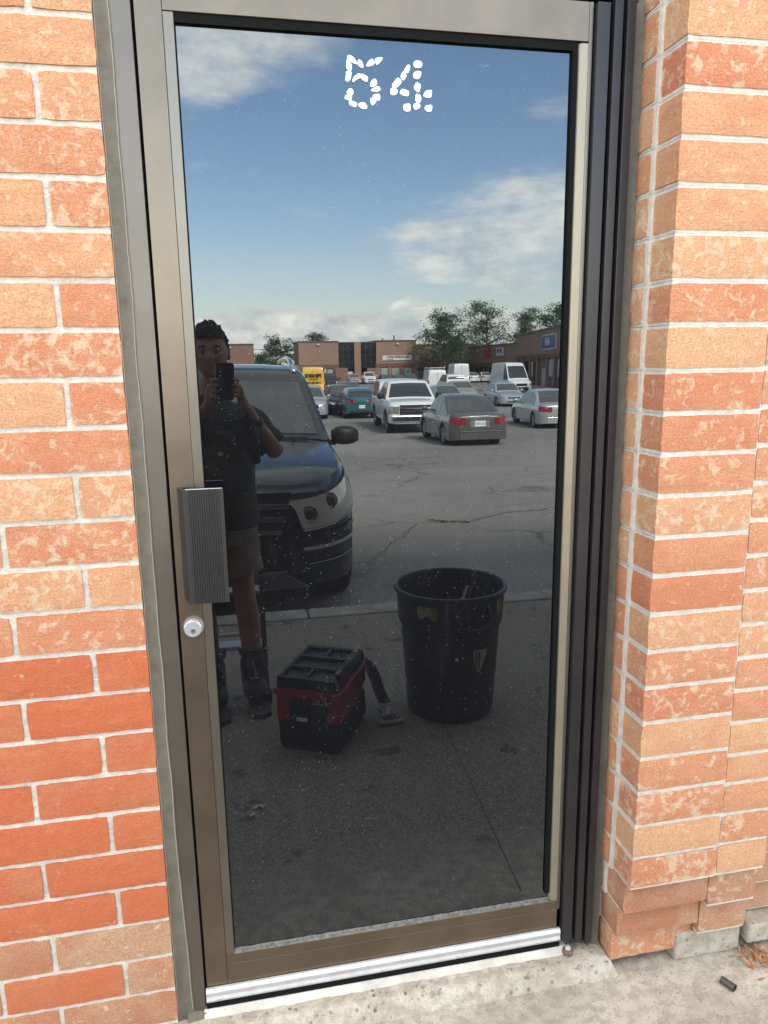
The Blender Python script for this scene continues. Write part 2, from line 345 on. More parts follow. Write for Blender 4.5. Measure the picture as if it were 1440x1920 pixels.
# ================================================================== THE STOREFRONT
def tri_surface_brick(name, m, x0, x1, yf, yb, z0, z1, parent, ends=False, seed=0, rough=1.0):
    """one brick: face towards -y (ragged, slightly proud), ends ragged as well"""
    rnd = random.Random(seed)
    w, d, h = x1-x0, yb-yf, z1-z0; cx, cz = (x0+x1)/2, (z0+z1)/2
    nx, nz = max(4, int(w/0.018)), 4
    vs = []; fs = []
    for j in range(nz+1):
        for i in range(nx+1):
            u, v = i/nx, j/nz
            e = (i in (0, nx)) or (j in (0, nz))
            x = -w/2+w*u; z = -h/2+h*v; y = 0.0
            if e:
                if i in (0, nx): x += rnd.uniform(-.0004, .0013)*(1 if i == 0 else -1)*rough
                if j in (0, nz): z += rnd.uniform(-.0004, .0013)*(1 if j == 0 else -1)*rough
                y += rnd.uniform(.0006, .0022)
                if (i in (0, nx)) and (j in (0, nz)):
                    k = rnd.uniform(.0003, .0022)*rough; x -= math.copysign(k, x); z -= math.copysign(k, z)
            else:
                y += rnd.uniform(-.0009, .0007)
                x += rnd.uniform(-.003, .003); z += rnd.uniform(-.003, .003)
            vs.append((x, y, z))
    for j in range(nz):
        for i in range(nx):
            a = j*(nx+1)+i; fs.append((a, a+1, a+nx+2, a+nx+1))
    per = [i for i in range(nx+1)]+[(j)*(nx+1)+nx for j in range(1, nz+1)]+[nz*(nx+1)+i for i in range(nx-1, -1, -1)]+[j*(nx+1) for j in range(nz-1, 0, -1)]
    b = len(vs)
    for k in per:
        x, y, z = vs[k]; vs.append((x*1.0, 0.006, z*1.0))
    for k in per:
        x, y, z = vs[k]; vs.append((x, d, z))
    n = len(per)
    for k in range(n):
        k2 = (k+1) % n
        fs.append((per[k], b+k, b+k2, per[k2])); fs.append((b+k, b+n+k, b+n+k2, b+k2))
    mb = MB(); mb.add(vs, fs)
    o = mb.build(name, m, parent, (cx, yf, cz))
    return o
def pick(z, side):
    r = random.random()
    if side == 'L':
        if z > 1.12: return BR_A if r < 0.7 else BR_B
        if z > 1.0: return BR_B
        if z > 0.27: return BR_C
        return BR_D if r < 0.75 else BR_C
    if z > 1.6: return BR_A if r < 0.9 else BR_B
    if z > 1.25: return BR_A if r < 0.5 else BR_B
    if z > 0.3: return BR_B if r < 0.72 else BR_A
    return BR_D if r < 0.85 else BR_B
J = 0.0056
# ---- left brick wall -----------------------------------------------------------
WL = empty('brick_wall', (-0.9, 0, 0), 0, 'mottled orange brick wall on the handle side of the door, redder towards the ground', 'brick wall')
ZL = [2.376, 2.281, 2.187, 2.091, 1.994, 1.897, 1.802, 1.705, 1.607, 1.508, 1.411, 1.312, 1.212, 1.114, 1.016, 0.915, 0.816, 0.716, 0.617, 0.515, 0.415, 0.317, 0.216, 0.118, 0.02, -0.07]
ZL = [2.68, 2.58, 2.478]+ZL
YL = -0.022; EL = -0.2265
def loc_to(o, par):        # keep the world place when parenting to a thing away from the origin
    o.location = Vector(o.location)-Vector(par.location); return o
mort = MB()
for i in range(len(ZL)-1):
    zt, zb = ZL[i], ZL[i+1]
    # course whose centre is 2.139 is a half-brick course
    half = (i % 2 == (4 % 2)) if True else False
    half = ((i-5) % 2 == 0)
    xs = [EL+J, EL-0.1135] if half else [EL+J, EL-0.268]
    while xs[-1] > -1.75: xs.append(xs[-1]-0.2765)
    for k in range(len(xs)-1):
        a, b2 = xs[k+1]+J, xs[k]-J
        tri_surface_brick('brick', pick((zt+zb)/2, 'L') , a, b2, YL+random.uniform(-.0012, .0012), YL+0.095, zb+J, zt-J+random.uniform(-.0008, .0008), None, seed=i*50+k).parent = WL
for ch in WL.children: loc_to(ch, WL)
random.seed(11)
def mortar_mesh(x0, x1, z0, z1, y, d, name, par, step=0.012):
    nx = int((x1-x0)/step); nz = int((z1-z0)/step); mb = MB(); vs = []; fs = []
    for j in range(nz+1):
        for i in range(nx+1):
            x = x0+(x1-x0)*i/nx; z = z0+(z1-z0)*j/nz
            vs.append((x-par.location.x, y+0.0022*noise.noise(Vector((x*60, 3, z*60)))+0.0012*noise.noise(Vector((x*160, 3, z*160))), z))
    for j in range(nz):
        for i in range(nx):
            a = j*(nx+1)+i; fs.append((a, a+1, a+nx+2, a+nx+1))
    mb.add(vs, fs)
    if d: mb.box(x0-par.location.x, x1-par.location.x, y+0.006, y+d, z0, z1)
    return mb.build(name, M_MORTAR, par)
mortar_mesh(-1.80, EL-0.0015, -0.05, 2.68, YL+0.0062, 0.09, 'mortar', WL)
# ---- right pier ------------------------------------------------------------------
ZP = [2.66, 2.56, 2.458, 2.361, 2.264, 2.172, 2.080, 1.988, 1.893, 1.795, 1.703, 1.604, 1.510, 1.418, 1.322, 1.225, 1.132, 1.037, 0.943, 0.850, 0.757, 0.660, 0.565, 0.470, 0.376, 0.284, 0.190, 0.095, 0.0]
def pier_y(z):
    pts = [(0.0, -.055), (0.095, -.057), (0.10, -.080), (0.185, -.083), (0.192, -.108), (0.28, -.112), (0.287, -.134), (0.47, -.141), (0.85, -.147), (2.3, -.158), (3, -.160)]
    for (a, ya), (b2, yb) in zip(pts, pts[1:]):
        if z <= b2: return ya+(yb-ya)*(z-a)/(b2-a)
    return -.16
WR = empty('brick_pier', (1.1, 0, 0), 0, 'pale orange brick pier beside the hinge side of the door, its lowest courses stepping back', 'brick pier')
XP = 0.929
mm = MB()
for i in range(len(ZP)-1):
    zt, zb = ZP[i], ZP[i+1]; zc = (zt+zb)/2; yf = pier_y(zc)
    jz = J if zc > 0.29 else 0.0018
    m = pick(zc, 'R')
    o = tri_surface_brick('brick', m, XP+random.uniform(-.001, .001), 1.1755, yf, yf+0.088, zb+jz, zt-jz, None, seed=900+i); o.parent = WR; loc_to(o, WR)
    # the small brick behind the straight joint of the reveal (its end looks left)
    rnd = random.Random(i)
    o = tri_surface_brick('brick', pick(zc, 'R'), -0.0, 0.1+max(0, 0), 0, 0.1, zb+J, zt-J, None, seed=950+i)
    # turn it so that the ragged face looks towards the door (-x)
    y0, y1 = yf+0.088+2*J*0.9, 0.06
    bpy.data.objects.remove(o)
    o = tri_surface_brick('brick', pick(zc, 'R'), -(y1-y0)/2, (y1-y0)/2, 0, 0.2, zb+J-zc, zt-J-zc, None, seed=950+i)
    o.rotation_euler = (0, 0, -math.pi/2); o.location = (XP-0.010-1.1, (y0+y1)/2, zc); o.parent = WR
    # ragged end of the corner brick
    mm.box(XP-0.006-1.1, XP+0.004-1.1, yf+0.088, 0.09, zb-0.001, zt); mm.box(XP+0.0035-1.1, 1.17-1.1, yf+0.0035, 0.09, zb-0.001 if zc > 0.29 else zb+0.01, zt)
mm.build('mortar', M_MORTAR, WR)
zr = [1.342+0.0885*k for k in range(14, 0, -1)]+[1.342, 1.252, 1.165, 1.077, 0.990, 0.903, 0.815, 0.727, 0.638, 0.556, 0.466, 0.378, 0.285, 0.170, 0.058]
mm = MB()
for i in range(len(zr)-1):
    zt, zb = zr[i], zr[i+1]; zc = (zt+zb)/2
    yf = pier_y(zc)+(0.0015 if zc > .3 else 0.0)
    x0 = 1.1785
    o = tri_surface_brick('brick', pick(zc+0.05, 'R'), x0, 1.325, yf+random.uniform(-.001, .001), yf+0.09, zb+0.0055, zt-0.0055, None, seed=1200+i); o.parent = WR; loc_to(o, WR)
    mm.box((1.168 if zc > .3 else x0+0.002)-1.1, 1.322-1.1, yf+0.0035, 0.09, zb-0.001, zt)
    o = tri_surface_brick('brick', pick(zc+0.05, 'R'), 1.337, 1.60, yf+0.05, yf+0.14, zb+0.0055, zt-0.0055, None, seed=1300+i); o.parent = WR; loc_to(o, WR)
    mm.box(1.326-1.1, 1.62-1.1, yf+0.055, 0.09, zb-0.001, zt)
mm.build('mortar', M_MORTAR, WR)
fb = MB(); fb.box(0, 0.205, 0, 0.10, 0, 0.088); fb.build('footing', M_SILL, WR, (1.125-1.1, -0.062, -0.035), bevel=0.006)
fb = MB(); fb.box(0, 0.40, 0, 0.10, 0, 0.060); fb.build('footing', M_SILL, WR, (1.345-1.1, -0.075, -0.01), bevel=0.006)
# ---- rest of the building (roof, upper wall, side walls): brick with the material's courses
def far_brick(name, col, col2, mortar=(0.40, 0.36, 0.31), w=0.29, h=0.1, vec='xz'):
    m = bpy.data.materials.new(name); m.use_nodes = True; t = NT(m.node_tree); bs = m.node_tree.nodes['Principled BSDF']
    bs.inputs['Roughness'].default_value = 0.9
    o = t.a('ShaderNodeTexCoord').outputs['Object']; sp = t.a('ShaderNodeSeparateXYZ', i0=o)
    cb = t.a('ShaderNodeCombineXYZ', i0=t.math('ADD', sp.outputs[0], sp.outputs[1]), i1=sp.outputs[2], i2=0.0)
    br = t.a('ShaderNodeTexBrick', Vector=cb.outputs[0], Color1=col+(1,), Color2=col2+(1,), Mortar=mortar+(1,), Scale=1.0, Mortar__Size=0.006, Brick__Width=w, Row__Height=h)
    n = t.noise(o, 0.35, 4, 0.6)
    c = t.mix(t.ramp(n, [(0.3, 0.0), (0.75, 0.35)]), br.outputs[0], tuple(x*0.72 for x in col))
    t.l.new(c, bs.inputs['Base Color']); MATS[name] = m
    return m
M_FB = far_brick('facade_brick', (0.46, 0.19, 0.10), (0.52, 0.28, 0.16))
BLD = empty('storefront_building', (0, 0.2, 0), 0, 'low brick unit building that the glass door opens into', 'building')
BX('upper_wall', M_FB, -14, 16, 0.0-0.2, 0.12-0.2, 2.69, 4.75, BLD)
BX('wall', M_FB, -14, -1.81, -0.02-0.2, 0.1-0.2, -0.05, 2.688, BLD)
BX('wall', M_FB, 1.62, 16, -0.06-0.2, 0.1-0.2, -0.05, 2.688, BLD)
BX('body', M_FB, -14, 16, 0.13-0.2, 12, -0.1, 4.7, BLD)
BX('coping', mat('coping', (0.10, 0.085, 0.075), 0.5), -14.05, 16.05, -0.06-0.2, 0.25-0.2, 4.752, 4.82, BLD)
# ================================================================== DOORWAY
FR = empty('door_frame', (0.3, 0, 0), 0, 'bronze aluminium frame set into the brick opening, caulked along both sides', 'door frame')
def P(o, par): o.parent = par; return loc_to(o, par)
P(BX('jamb', M_JAMB, -0.2000, -0.1585, -0.004, 0.10, 0.004, 2.60, None, bevel=0.002), FR)
P(BX('shadow_gap', M_VOID, -0.1583, -0.1535, 0.02, 0.09, 0.0, 2.60), FR)
P(BX('header', M_BRONZE, -0.158, 0.905, -0.004, 0.10, 2.392, 2.62, None, bevel=0.002), FR)
P(BX('lintel', M_BRONZE2, -0.21, 0.92, -0.01, 0.11, 2.621, 2.69), FR)
# hinge side: three dark upright bars with black gaps
P(BX('hinge_bar', M_DARKBAR, 0.8045, 0.8345, -0.014, 0.03, 0.052, 2.381, None, bevel=0.0012), FR)
P(BX('hinge_bar', M_DARKBAR, 0.8415, 0.8615, -0.020, 0.03, 0.042, 2.386, None, bevel=0.0012), FR)
P(BX('hinge_bar', M_DARKBAR, 0.8690, 0.8890, -0.024, 0.03, 0.040, 2.384, None, bevel=0.0012), FR)
P(BX('shadow_gap', M_VOID, 0.8346, 0.8688, 0.012, 0.05, 0.03, 2.386), FR)
P(BX('jamb', M_DARKBAR, 0.8892, 0.905, 0.004, 0.10, 0.02, 2.60), FR)
def wavy_strip(name, m, pts_fn, z0, z1, par, n=150):
    rings = []
    for i in range(n+1):
        z = z0+(z1-z0)*i/n; rings.append([(x-par.location.x, y, z) for x, y in pts_fn(z)])
    return MB().loft(rings).build(name, m, par, smooth=True, auto=50)
def cl(z):
    a = 0.0028*noise.noise(Vector((0, 1, z*9)))+0.0014*noise.noise(Vector((0, 7, z*31))); b2 = 0.003*noise.noise(Vector((4, 1, z*7)))+0.001*noise.noise(Vector((0, 4, z*40)))
    wide = 0.010*max(0, (0.5-z)/0.5)
    return [(-0.2275, 0.05), (-0.2275, -0.009), (-0.2225, -0.0085+a*.5), (-0.212, -0.0045+b2*.6), (-0.2015+a*.3+wide*.4, -0.0085), (-0.1965+b2+wide, -0.0065), (-0.1965+b2+wide, 0.05)]
wavy_strip('caulk', M_CAULK, cl, -0.02, 2.62, FR)
def clr(z):
    a = 0.002*noise.noise(Vector((0, 11, z*9))); b2 = 0.003*noise.noise(Vector((4, 21, z*11)))
    return [(0.8885, 0.05), (0.8885+a, -0.004), (0.899, 0.001+b2), (0.909, -0.002+b2), (0.918, -0.007+b2*1.4), (0.920, 0.05)]
wavy_strip('caulk', M_CAULK, clr, 0.0, 2.62, FR)
rp_ = [(-0.1990+0.003*noise.noise(Vector((4, 1, z*7)))+0.001*noise.noise(Vector((0, 4, z*40)))+0.010*max(0, (0.5-z)/0.5)-FR.location.x, -0.0072, z) for z in [0.03+2.5*k/160 for k in range(161)]]
MB().tube(rp_, 0.0011, 5).build('caulk_ridge', M_RIDGE, FR, smooth=True)
rp_ = [(-0.2255+0.0016*noise.noise(Vector((3, 1, z*12)))-FR.location.x, -0.0105, z) for z in [0.03+2.5*k/160 for k in range(161)]]
MB().tube(rp_, 0.0012, 5).build('caulk_ridge', M_RIDGE, FR, smooth=True)
# worn caulk smear at the jamb foot
P(MB().loft([[(-0.205+0.002*math.sin(k), -0.03-0.002*k, -0.01), (-0.205, 0.02, -0.01), (-0.156, 0.02, -0.01), (-0.156, -0.022, -0.01)] for k in (0,)]+
            [[(-0.203, -0.012, 0.028), (-0.203, 0.02, 0.036), (-0.157, 0.02, 0.030), (-0.157, -0.010, 0.022)]]).build('caulk_smear', M_CAULK), FR)
# ---- the door --------------------------------------------------------------------
DO = empty('glass_door', (0.32, 0, 0.03), 0, 'tall tinted glass door in a bronze aluminium frame, mirroring the car park', 'door')
BV = 0.0011
P(BX('stile', M_BRONZE, -0.1530, -0.1010, 0.0, 0.045, 0.088, 2.385, None, bevel=BV), DO)
P(BX('glazing_bead', M_BRONZE2, -0.1004, -0.0800, 0.0010, 0.030, 0.172, 2.3065, None, bevel=BV), DO)
P(BX('top_rail', M_BRONZE, -0.1004, 0.7925, 0.0, 0.045, 2.3072, 2.385, None, bevel=BV), DO)
P(BX('stile', M_BRONZE2, 0.7928, 0.8015, 0.0, 0.045, 0.088, 2.385, None, bevel=0.0008), DO)
P(MB().prism([(0.7925, 0.0012, 0.172), (0.7925, 0.02, 0.172), (0.7700, 0.02, 0.172), (0.7700, 0.0085, 0.172), (0.7770, 0.0012, 0.172)], (0, 0, 2.132)).build('glazing_bead', M_CHAMP), DO)
P(BX('bottom_rail', M_BRONZE, -0.1004, 0.8015, 0.0, 0.045, 0.088, 0.1440, None, bevel=0.0008), DO)
P(BX('glazing_bead', M_BRONZE, -0.1004, 0.7925, 0.0006, 0.03, 0.1446, 0.1712, None, bevel=0.0008), DO)
# dirty ledge under the pane
M_DIRT = mat('dusty_ledge', (0.17, 0.155, 0.13), 0.9, var=0.45, scale=90, bump=0.8, bscale=200)
led = MB()
rings = []
for i in range(120):
    x = -0.0795+0.849*i/119; q = 0.0025*noise.noise(Vector((x*40, 0, 5)))+0.0018*noise.noise(Vector((x*110, 0, 5)))
    rings.append([(x, 0.0012, 0.1714), (x, 0.0030, 0.1735), (x, 0.0090, 0.1750+q*.6), (x, 0.0118, 0.1785+q*.9), (x, 0.0118, 0.1714)])
P(led.loft(rings).build('dusty_ledge', M_DIRT), DO)
# gaskets (black) along top, right and left
P(BX('gasket', M_BLACK, -0.0797, 0.7698, 0.0035, 0.018, 2.2890, 2.3068), DO)
P(BX('gasket', M_BLACK, 0.7580, 0.7698, 0.0030, 0.018, 0.196, 2.2888), DO)
P(BX('gasket', M_BLACK, -0.0797, -0.0775, 0.006, 0.018, 0.196, 2.2888), DO)
GY = 0.012
P(BX('glass_pane', M_GLASS, -0.0790, 0.7695, GY, GY+0.006, 0.176, 2.305), DO)
# pull handle: ribbed plate bent round its left edge
hb = MB()
hx0, hx1, hz0, hz1, hy = -0.1235, -0.0385, 1.113, 1.371, -0.044
prof = []
x = hx0+0.011
prof.append((hx0, hy)); prof.append((hx0+0.010, hy))
while x < hx1-0.011:
    prof += [(x, hy-0.0014), (x+0.0024, hy-0.0014), (x+0.0028, hy+0.0014), (x+0.0044, hy+0.0014)]; x += 0.0050
prof += [(hx1-0.009, hy), (hx1, hy), (hx1, hy+0.004), (hx0+0.006, hy+0.005)]
prof += [(hx0-0.008, -0.004), (hx0+0.012, -0.004), (hx0+0.012, -0.0005), (hx0-0.014, -0.0005), (hx0-0.014, -0.003)]
hb.loft([[(px, py, hz0+(0.0025 if px > hx0-0.001 else 0.006)) for px, py in prof], [(px, py, hz1) for px, py in prof]])
M_HANDLE = mat('dark_handle_metal', (0.058, 0.052, 0.049), 0.34, 0.6)
hd = P(hb.build('handle', M_HANDLE), DO)
e1 = MB().box(hx0+0.006, hx1-0.002, hy-0.0009, hy+0.0042, hz1+0.0002, hz1+0.0014)
o = e1.build('handle_edge', M_ALU); P(o, DO); 
# lock cylinder
lk = MB().lathe([(0.0235, 0.0), (0.0235, -0.006), (0.0220, -0.0105), (0.0185, -0.0105)], (-0.1225, 0, 1.051), 36, 'y').build('lock_collar', mat('worn_collar', (0.42, 0.33, 0.27), 0.35, 0.6), None, smooth=True, auto=35); P(lk, DO)
lk = MB().lathe([(0.0195, -0.0100), (0.0195, -0.0150), (0.0180, -0.0165), (0.001, -0.0165)], (-0.1240, 0, 1.0485), 36, 'y').build('lock_cylinder', mat('satin_nickel', (0.62, 0.63, 0.64), 0.32, 0.75), None, smooth=True, auto=35); P(lk, DO)
lk = MB().lathe([(0.0062, -0.0160), (0.0060, -0.0172), (0.001, -0.0172)], (-0.1235, 0, 1.0440), 20, 'y').build('key_plug', M_CHROME, None, smooth=True, auto=35); P(lk, DO)
P(BX('keyhole', M_BLACK, -0.1241, -0.1229, -0.0178, -0.0168, 1.0400, 1.0485), DO)
# sweep: bright strip, screws, black rubber lip
sw = MB().prism([(-0.1555, -0.0020, 0.050), (-0.1555, -0.0100, 0.050), (-0.1555, -0.0118, 0.056), (-0.1555, -0.0088, 0.064), (-0.1555, -0.0120, 0.078), (-0.1555, -0.0070, 0.0868), (-0.1555, -0.0010, 0.0868)], (0.957, 0, 0))
P(sw.build('door_sweep', M_ALU), DO)
for sx in (-0.122, 0.102, 0.30, 0.508, 0.735):
    P(MB().lathe([(0.0046, -0.009), (0.0046, -0.0115), (0.0034, -0.0135), (0.0005, -0.0140)], (sx, 0, 0.0585), 14, 'y').build('screw', M_ALU, None, smooth=True), DO)
P(BX('rubber_lip', M_BLACK, -0.1555, 0.8010, -0.0070, 0.004, 0.0300, 0.0495), DO)
M_THR = mat('worn_threshold', (0.52, 0.47, 0.39), 0.7, 0.1, var=0.22, scale=18, bump=0.25, bscale=120)
th = MB().prism([(-0.163, 0.10, 0.0), (-0.163, -0.018, 0.0), (-0.163, -0.020, 0.006), (-0.163, -0.006, 0.0275), (-0.163, 0.10, 0.0285)], (0.982, 0, 0))
tag(th.build('door_threshold', M_THR), 'worn aluminium threshold strip under the glass door', 'threshold')
# pivot bolt in the threshold corner
pv = empty('pivot_bolt', (0.822, -0.017, 0.014), 0, 'rusty round pivot bolt at the foot of the dark hinge bars', 'bolt')
MB().lathe([(0.0150, 0.0), (0.0150, 0.008), (0.0128, 0.012), (0.0100, 0.012)], (0, 0, 0), 20).build('washer', mat('rusty_steel', (0.20, 0.12, 0.09), 0.6, 0.5, var=0.3, scale=90), pv, smooth=True, auto=40)
MB().lathe([(0.0085, 0.0118), (0.0078, 0.0185), (0.0030, 0.0210), (0.0005, 0.0212)], (0, 0, 0), 16).build('bolt_head', M_ALU, pv, smooth=True, auto=40)
# concrete sill: worn slab with rounded broken edge
def slab(name, x0, x1, y0, y1, zt, zb, m, step, amp, edge, par=None):
    nx = int((x1-x0)/step); ny = int((y1-y0)/step); vs = []; fs = []
    for j in range(ny+1):
        for i in range(nx+1):
            x = x0+(x1-x0)*i/nx; y = y0+(y1-y0)*j/ny
            dd = y-y0+0.010*noise.noise(Vector((x*11, 0, 3)))+0.005*noise.noise(Vector((x*40, 0, 3)))
            dr = min(dd, (x1-x)*1.2)
            k = min(1, max(0, dr/edge)); k = math.sin(k*math.pi/2)
            vs.append((x, y, zb+(zt-zb)*k+amp*(noise.noise(Vector((x*25, y*25, 0)))+0.6*noise.noise(Vector((x*70, y*70, 5))))))
    for j in range(ny):
        for i in range(nx):
            a = j*(nx+1)+i; fs.append((a, a+1, a+nx+2, a+nx+1))
    mb = MB(); mb.add(vs, fs); return mb.build(name, m, par, smooth=True)
o = slab('door_sill', -0.24, 0.955, -0.085, 0.10, 0.010, -0.060, M_SILL, 0.005, 0.0022, 0.040); o['kind'] = 'structure'
# ---- house number 54 made of white pieces --------------------------------------------
HN = empty('house_number', (0.347, GY, 2.146), 0, 'house number 54 laid out in small white stuck-on pieces high on the glass', 'house number')
PCS = [
 [(0.2612,2.2498),(0.2647,2.2539),(0.27,2.2537),(0.2763,2.2496),(0.2832,2.2409),(0.2817,2.2369),(0.273,2.2396),(0.2661,2.2441)],
 [(0.2605,2.245),(0.2661,2.245),(0.271,2.2372),(0.2718,2.2294),(0.2696,2.2235),(0.2626,2.2246),(0.2598,2.232)],
 [(0.2595,2.2233),(0.2706,2.2236),(0.2705,2.2163),(0.2676,2.207),(0.262,2.2031),(0.2575,2.205),(0.2589,2.2147)],
 [(0.2843,2.2442),(0.2873,2.2471),(0.2943,2.2427),(0.2967,2.2319),(0.2921,2.2311),(0.2837,2.2361)],
 [(0.3015,2.2353),(0.3065,2.2446),(0.3138,2.2499),(0.3184,2.248),(0.3203,2.2409),(0.3156,2.237),(0.3063,2.2343)],
 [(0.3205,2.2503),(0.3291,2.2534),(0.3373,2.2535),(0.3362,2.2487),(0.3289,2.2417),(0.3244,2.2384),(0.3218,2.2428)],
 [(0.2716,2.2054),(0.2755,2.2138),(0.2847,2.2202),(0.2894,2.2202),(0.29,2.2119),(0.2825,2.2097),(0.2742,2.2028)],
 [(0.2906,2.2207),(0.2969,2.2186),(0.306,2.2149),(0.3033,2.2044),(0.2966,2.2068),(0.2896,2.2119)],
 [(0.3088,2.201),(0.313,2.2085),(0.3198,2.2131),(0.3246,2.2073),(0.3245,2.2009),(0.3179,2.1972),(0.3117,2.1951)],
 [(0.31,2.1887),(0.3148,2.1934),(0.3261,2.1988),(0.3312,2.1957),(0.3316,2.1906),(0.326,2.1881),(0.3177,2.1873)],
 [(0.3135,2.1786),(0.3187,2.1826),(0.329,2.1842),(0.3313,2.1754),(0.3277,2.1697),(0.3236,2.1717),(0.3185,2.1748)],
 [(0.3092,2.1734),(0.3134,2.1764),(0.322,2.1716),(0.3225,2.168),(0.3141,2.1601),(0.3111,2.1624)],
 [(0.2585,2.1832),(0.2648,2.1908),(0.2719,2.1905),(0.2744,2.1845),(0.2722,2.178),(0.2645,2.1785)],
 [(0.2546,2.172),(0.258,2.1791),(0.2645,2.1785),(0.2709,2.177),(0.27,2.1705),(0.2652,2.1681),(0.2571,2.1695)],
 [(0.2631,2.1656),(0.2673,2.1686),(0.2743,2.1667),(0.2824,2.1634),(0.2782,2.1553),(0.2721,2.1568),(0.2656,2.1593)],
 [(0.2836,2.1629),(0.2907,2.166),(0.2978,2.1655),(0.3032,2.1578),(0.3006,2.1532),(0.2924,2.1528),(0.2847,2.1574)],
 [(0.3823,2.2316),(0.3886,2.2411),(0.3928,2.2436),(0.3961,2.2406),(0.3952,2.2342),(0.391,2.2262),(0.3864,2.2272)],
 [(0.3743,2.2198),(0.3802,2.23),(0.3854,2.2272),(0.3885,2.2218),(0.3821,2.2117),(0.3776,2.2133)],
 [(0.3561,2.2035),(0.3634,2.2113),(0.3693,2.218),(0.3779,2.2102),(0.3748,2.2045),(0.3653,2.1966),(0.3571,2.198)],
 [(0.3539,2.1969),(0.3653,2.196),(0.3684,2.193),(0.3677,2.1865),(0.3606,2.1824),(0.3531,2.183),(0.3528,2.1913)],
 [(0.3725,2.1886),(0.3768,2.1959),(0.3861,2.1949),(0.3934,2.1915),(0.3919,2.1825),(0.3839,2.1821),(0.3746,2.185)],
 [(0.4022,2.2456),(0.4064,2.251),(0.4147,2.2525),(0.422,2.2486),(0.4216,2.2412),(0.4157,2.2375),(0.4052,2.238)],
 [(0.402,2.2226),(0.4041,2.2291),(0.4115,2.2323),(0.4202,2.2309),(0.4187,2.2225),(0.4135,2.2163),(0.4051,2.2163)],
 [(0.4033,2.2013),(0.4092,2.2109),(0.4187,2.2068),(0.4186,2.2021),(0.4144,2.1898),(0.4091,2.1927),(0.4045,2.1968)],
 [(0.407,2.1885),(0.4175,2.1862),(0.42,2.1798),(0.417,2.1699),(0.4069,2.1717)],
 [(0.4022,2.1658),(0.4058,2.1701),(0.4153,2.1687),(0.4184,2.1638),(0.4131,2.1589),(0.4057,2.1562),(0.403,2.1603)],
 [(0.4238,2.1856),(0.4281,2.1933),(0.4323,2.1958),(0.4433,2.1971),(0.4418,2.1828),(0.4344,2.1809),(0.4259,2.1824)],
 [(0.3804,2.1644),(0.3838,2.1672),(0.3943,2.1683),(0.3963,2.1637),(0.3952,2.1533),(0.3857,2.1523),(0.3811,2.1545)],
 [(0.4262,2.1614),(0.4301,2.1662),(0.4386,2.168),(0.4439,2.1669),(0.4428,2.1574),(0.4385,2.154),(0.43,2.1549)]
]
for pc in PCS:
    pts = [Vector((a, GY-0.0003, b2)) for a, b2 in pc]
    c = sum(pts, Vector())/len(pts)
    dn = []   # round the outline once
    n = len(pts)
    for k in range(n):
        a, b2 = pts[k]-c, pts[(k+1) % n]-c
        dn += [a*0.8+b2*0.2, a*0.2+b2*0.8]
    o = MB().prism(dn, (0, -0.0016, 0)).build('sticker_piece', M_WHITEP, HN, (0, 0, 0)); o.location = c-Vector(HN.location)
# ================================================================== GROUND
sw_ = slab('sidewalk', -6, 7, -1.3, 0.14, -0.035, -0.035, M_WALK, 0.02, 0.0035, 0.01); sw_['kind'] = 'structure'
o = BX('sidewalk', M_WALK, -40, 40, -2.975, -1.300, -0.3, -0.0352); o['kind'] = 'structure'
o = BX('sidewalk', M_WALK, -40, -6.001, -1.302, 0.14, -0.3, -0.034); o['kind'] = 'structure'
o = BX('sidewalk', M_WALK, 7.001, 40, -1.302, 0.14, -0.3, -0.034); o['kind'] = 'structure'
for k in range(-9, 12):
    x0 = k*3.0+0.4
    o = BX('kerb', M_CURB, x0+0.006, x0+2.994, -3.165, -2.985, -0.3, -0.022+random.uniform(-.003, .003), None, bevel=0.012); o['kind'] = 'structure'
o = BX('kerb_joint', M_RUBBER, -30, 40, -2.985, -2.976, -0.2, -0.040); o['kind'] = 'structure'
# the lot
vs = []; fs = []
Ys = [3.15, 4, 5, 6, 7, 8, 9, 10, 12, 14, 16, 18, 20, 22, 25, 28, 31, 35, 40, 45, 55, 70, 90, 110, 150, 250, 800, 4000]
Xs = [-4000, -600, -150, -60, -30, -10, 0, 10, 20, 30, 45, 60, 100, 250, 800, 4000]
for Y in Ys:
    for x in Xs: vs.append((x, -Y, gz(Y)))
for j in range(len(Ys)-1):
    for i in range(len(Xs)-1):
        a = j*len(Xs)+i; fs.append((a, a+1, a+len(Xs)+1, a+len(Xs)))
mb = MB(); mb.add(vs, fs); o = mb.build('parking_lot', M_ASPH, smooth=True); o['kind'] = 'structure'
vs = [(-4000, -3.1, -0.31), (4000, -3.1, -0.31), (4000, 4000, -0.31), (-4000, 4000, -0.31)]
mb = MB(); mb.add(vs, [(0, 1, 2, 3)]); o = mb.build('ground', mat('earth', (0.16, 0.15, 0.11), 1.0, var=0.3, scale=1)); o['kind'] = 'structure'
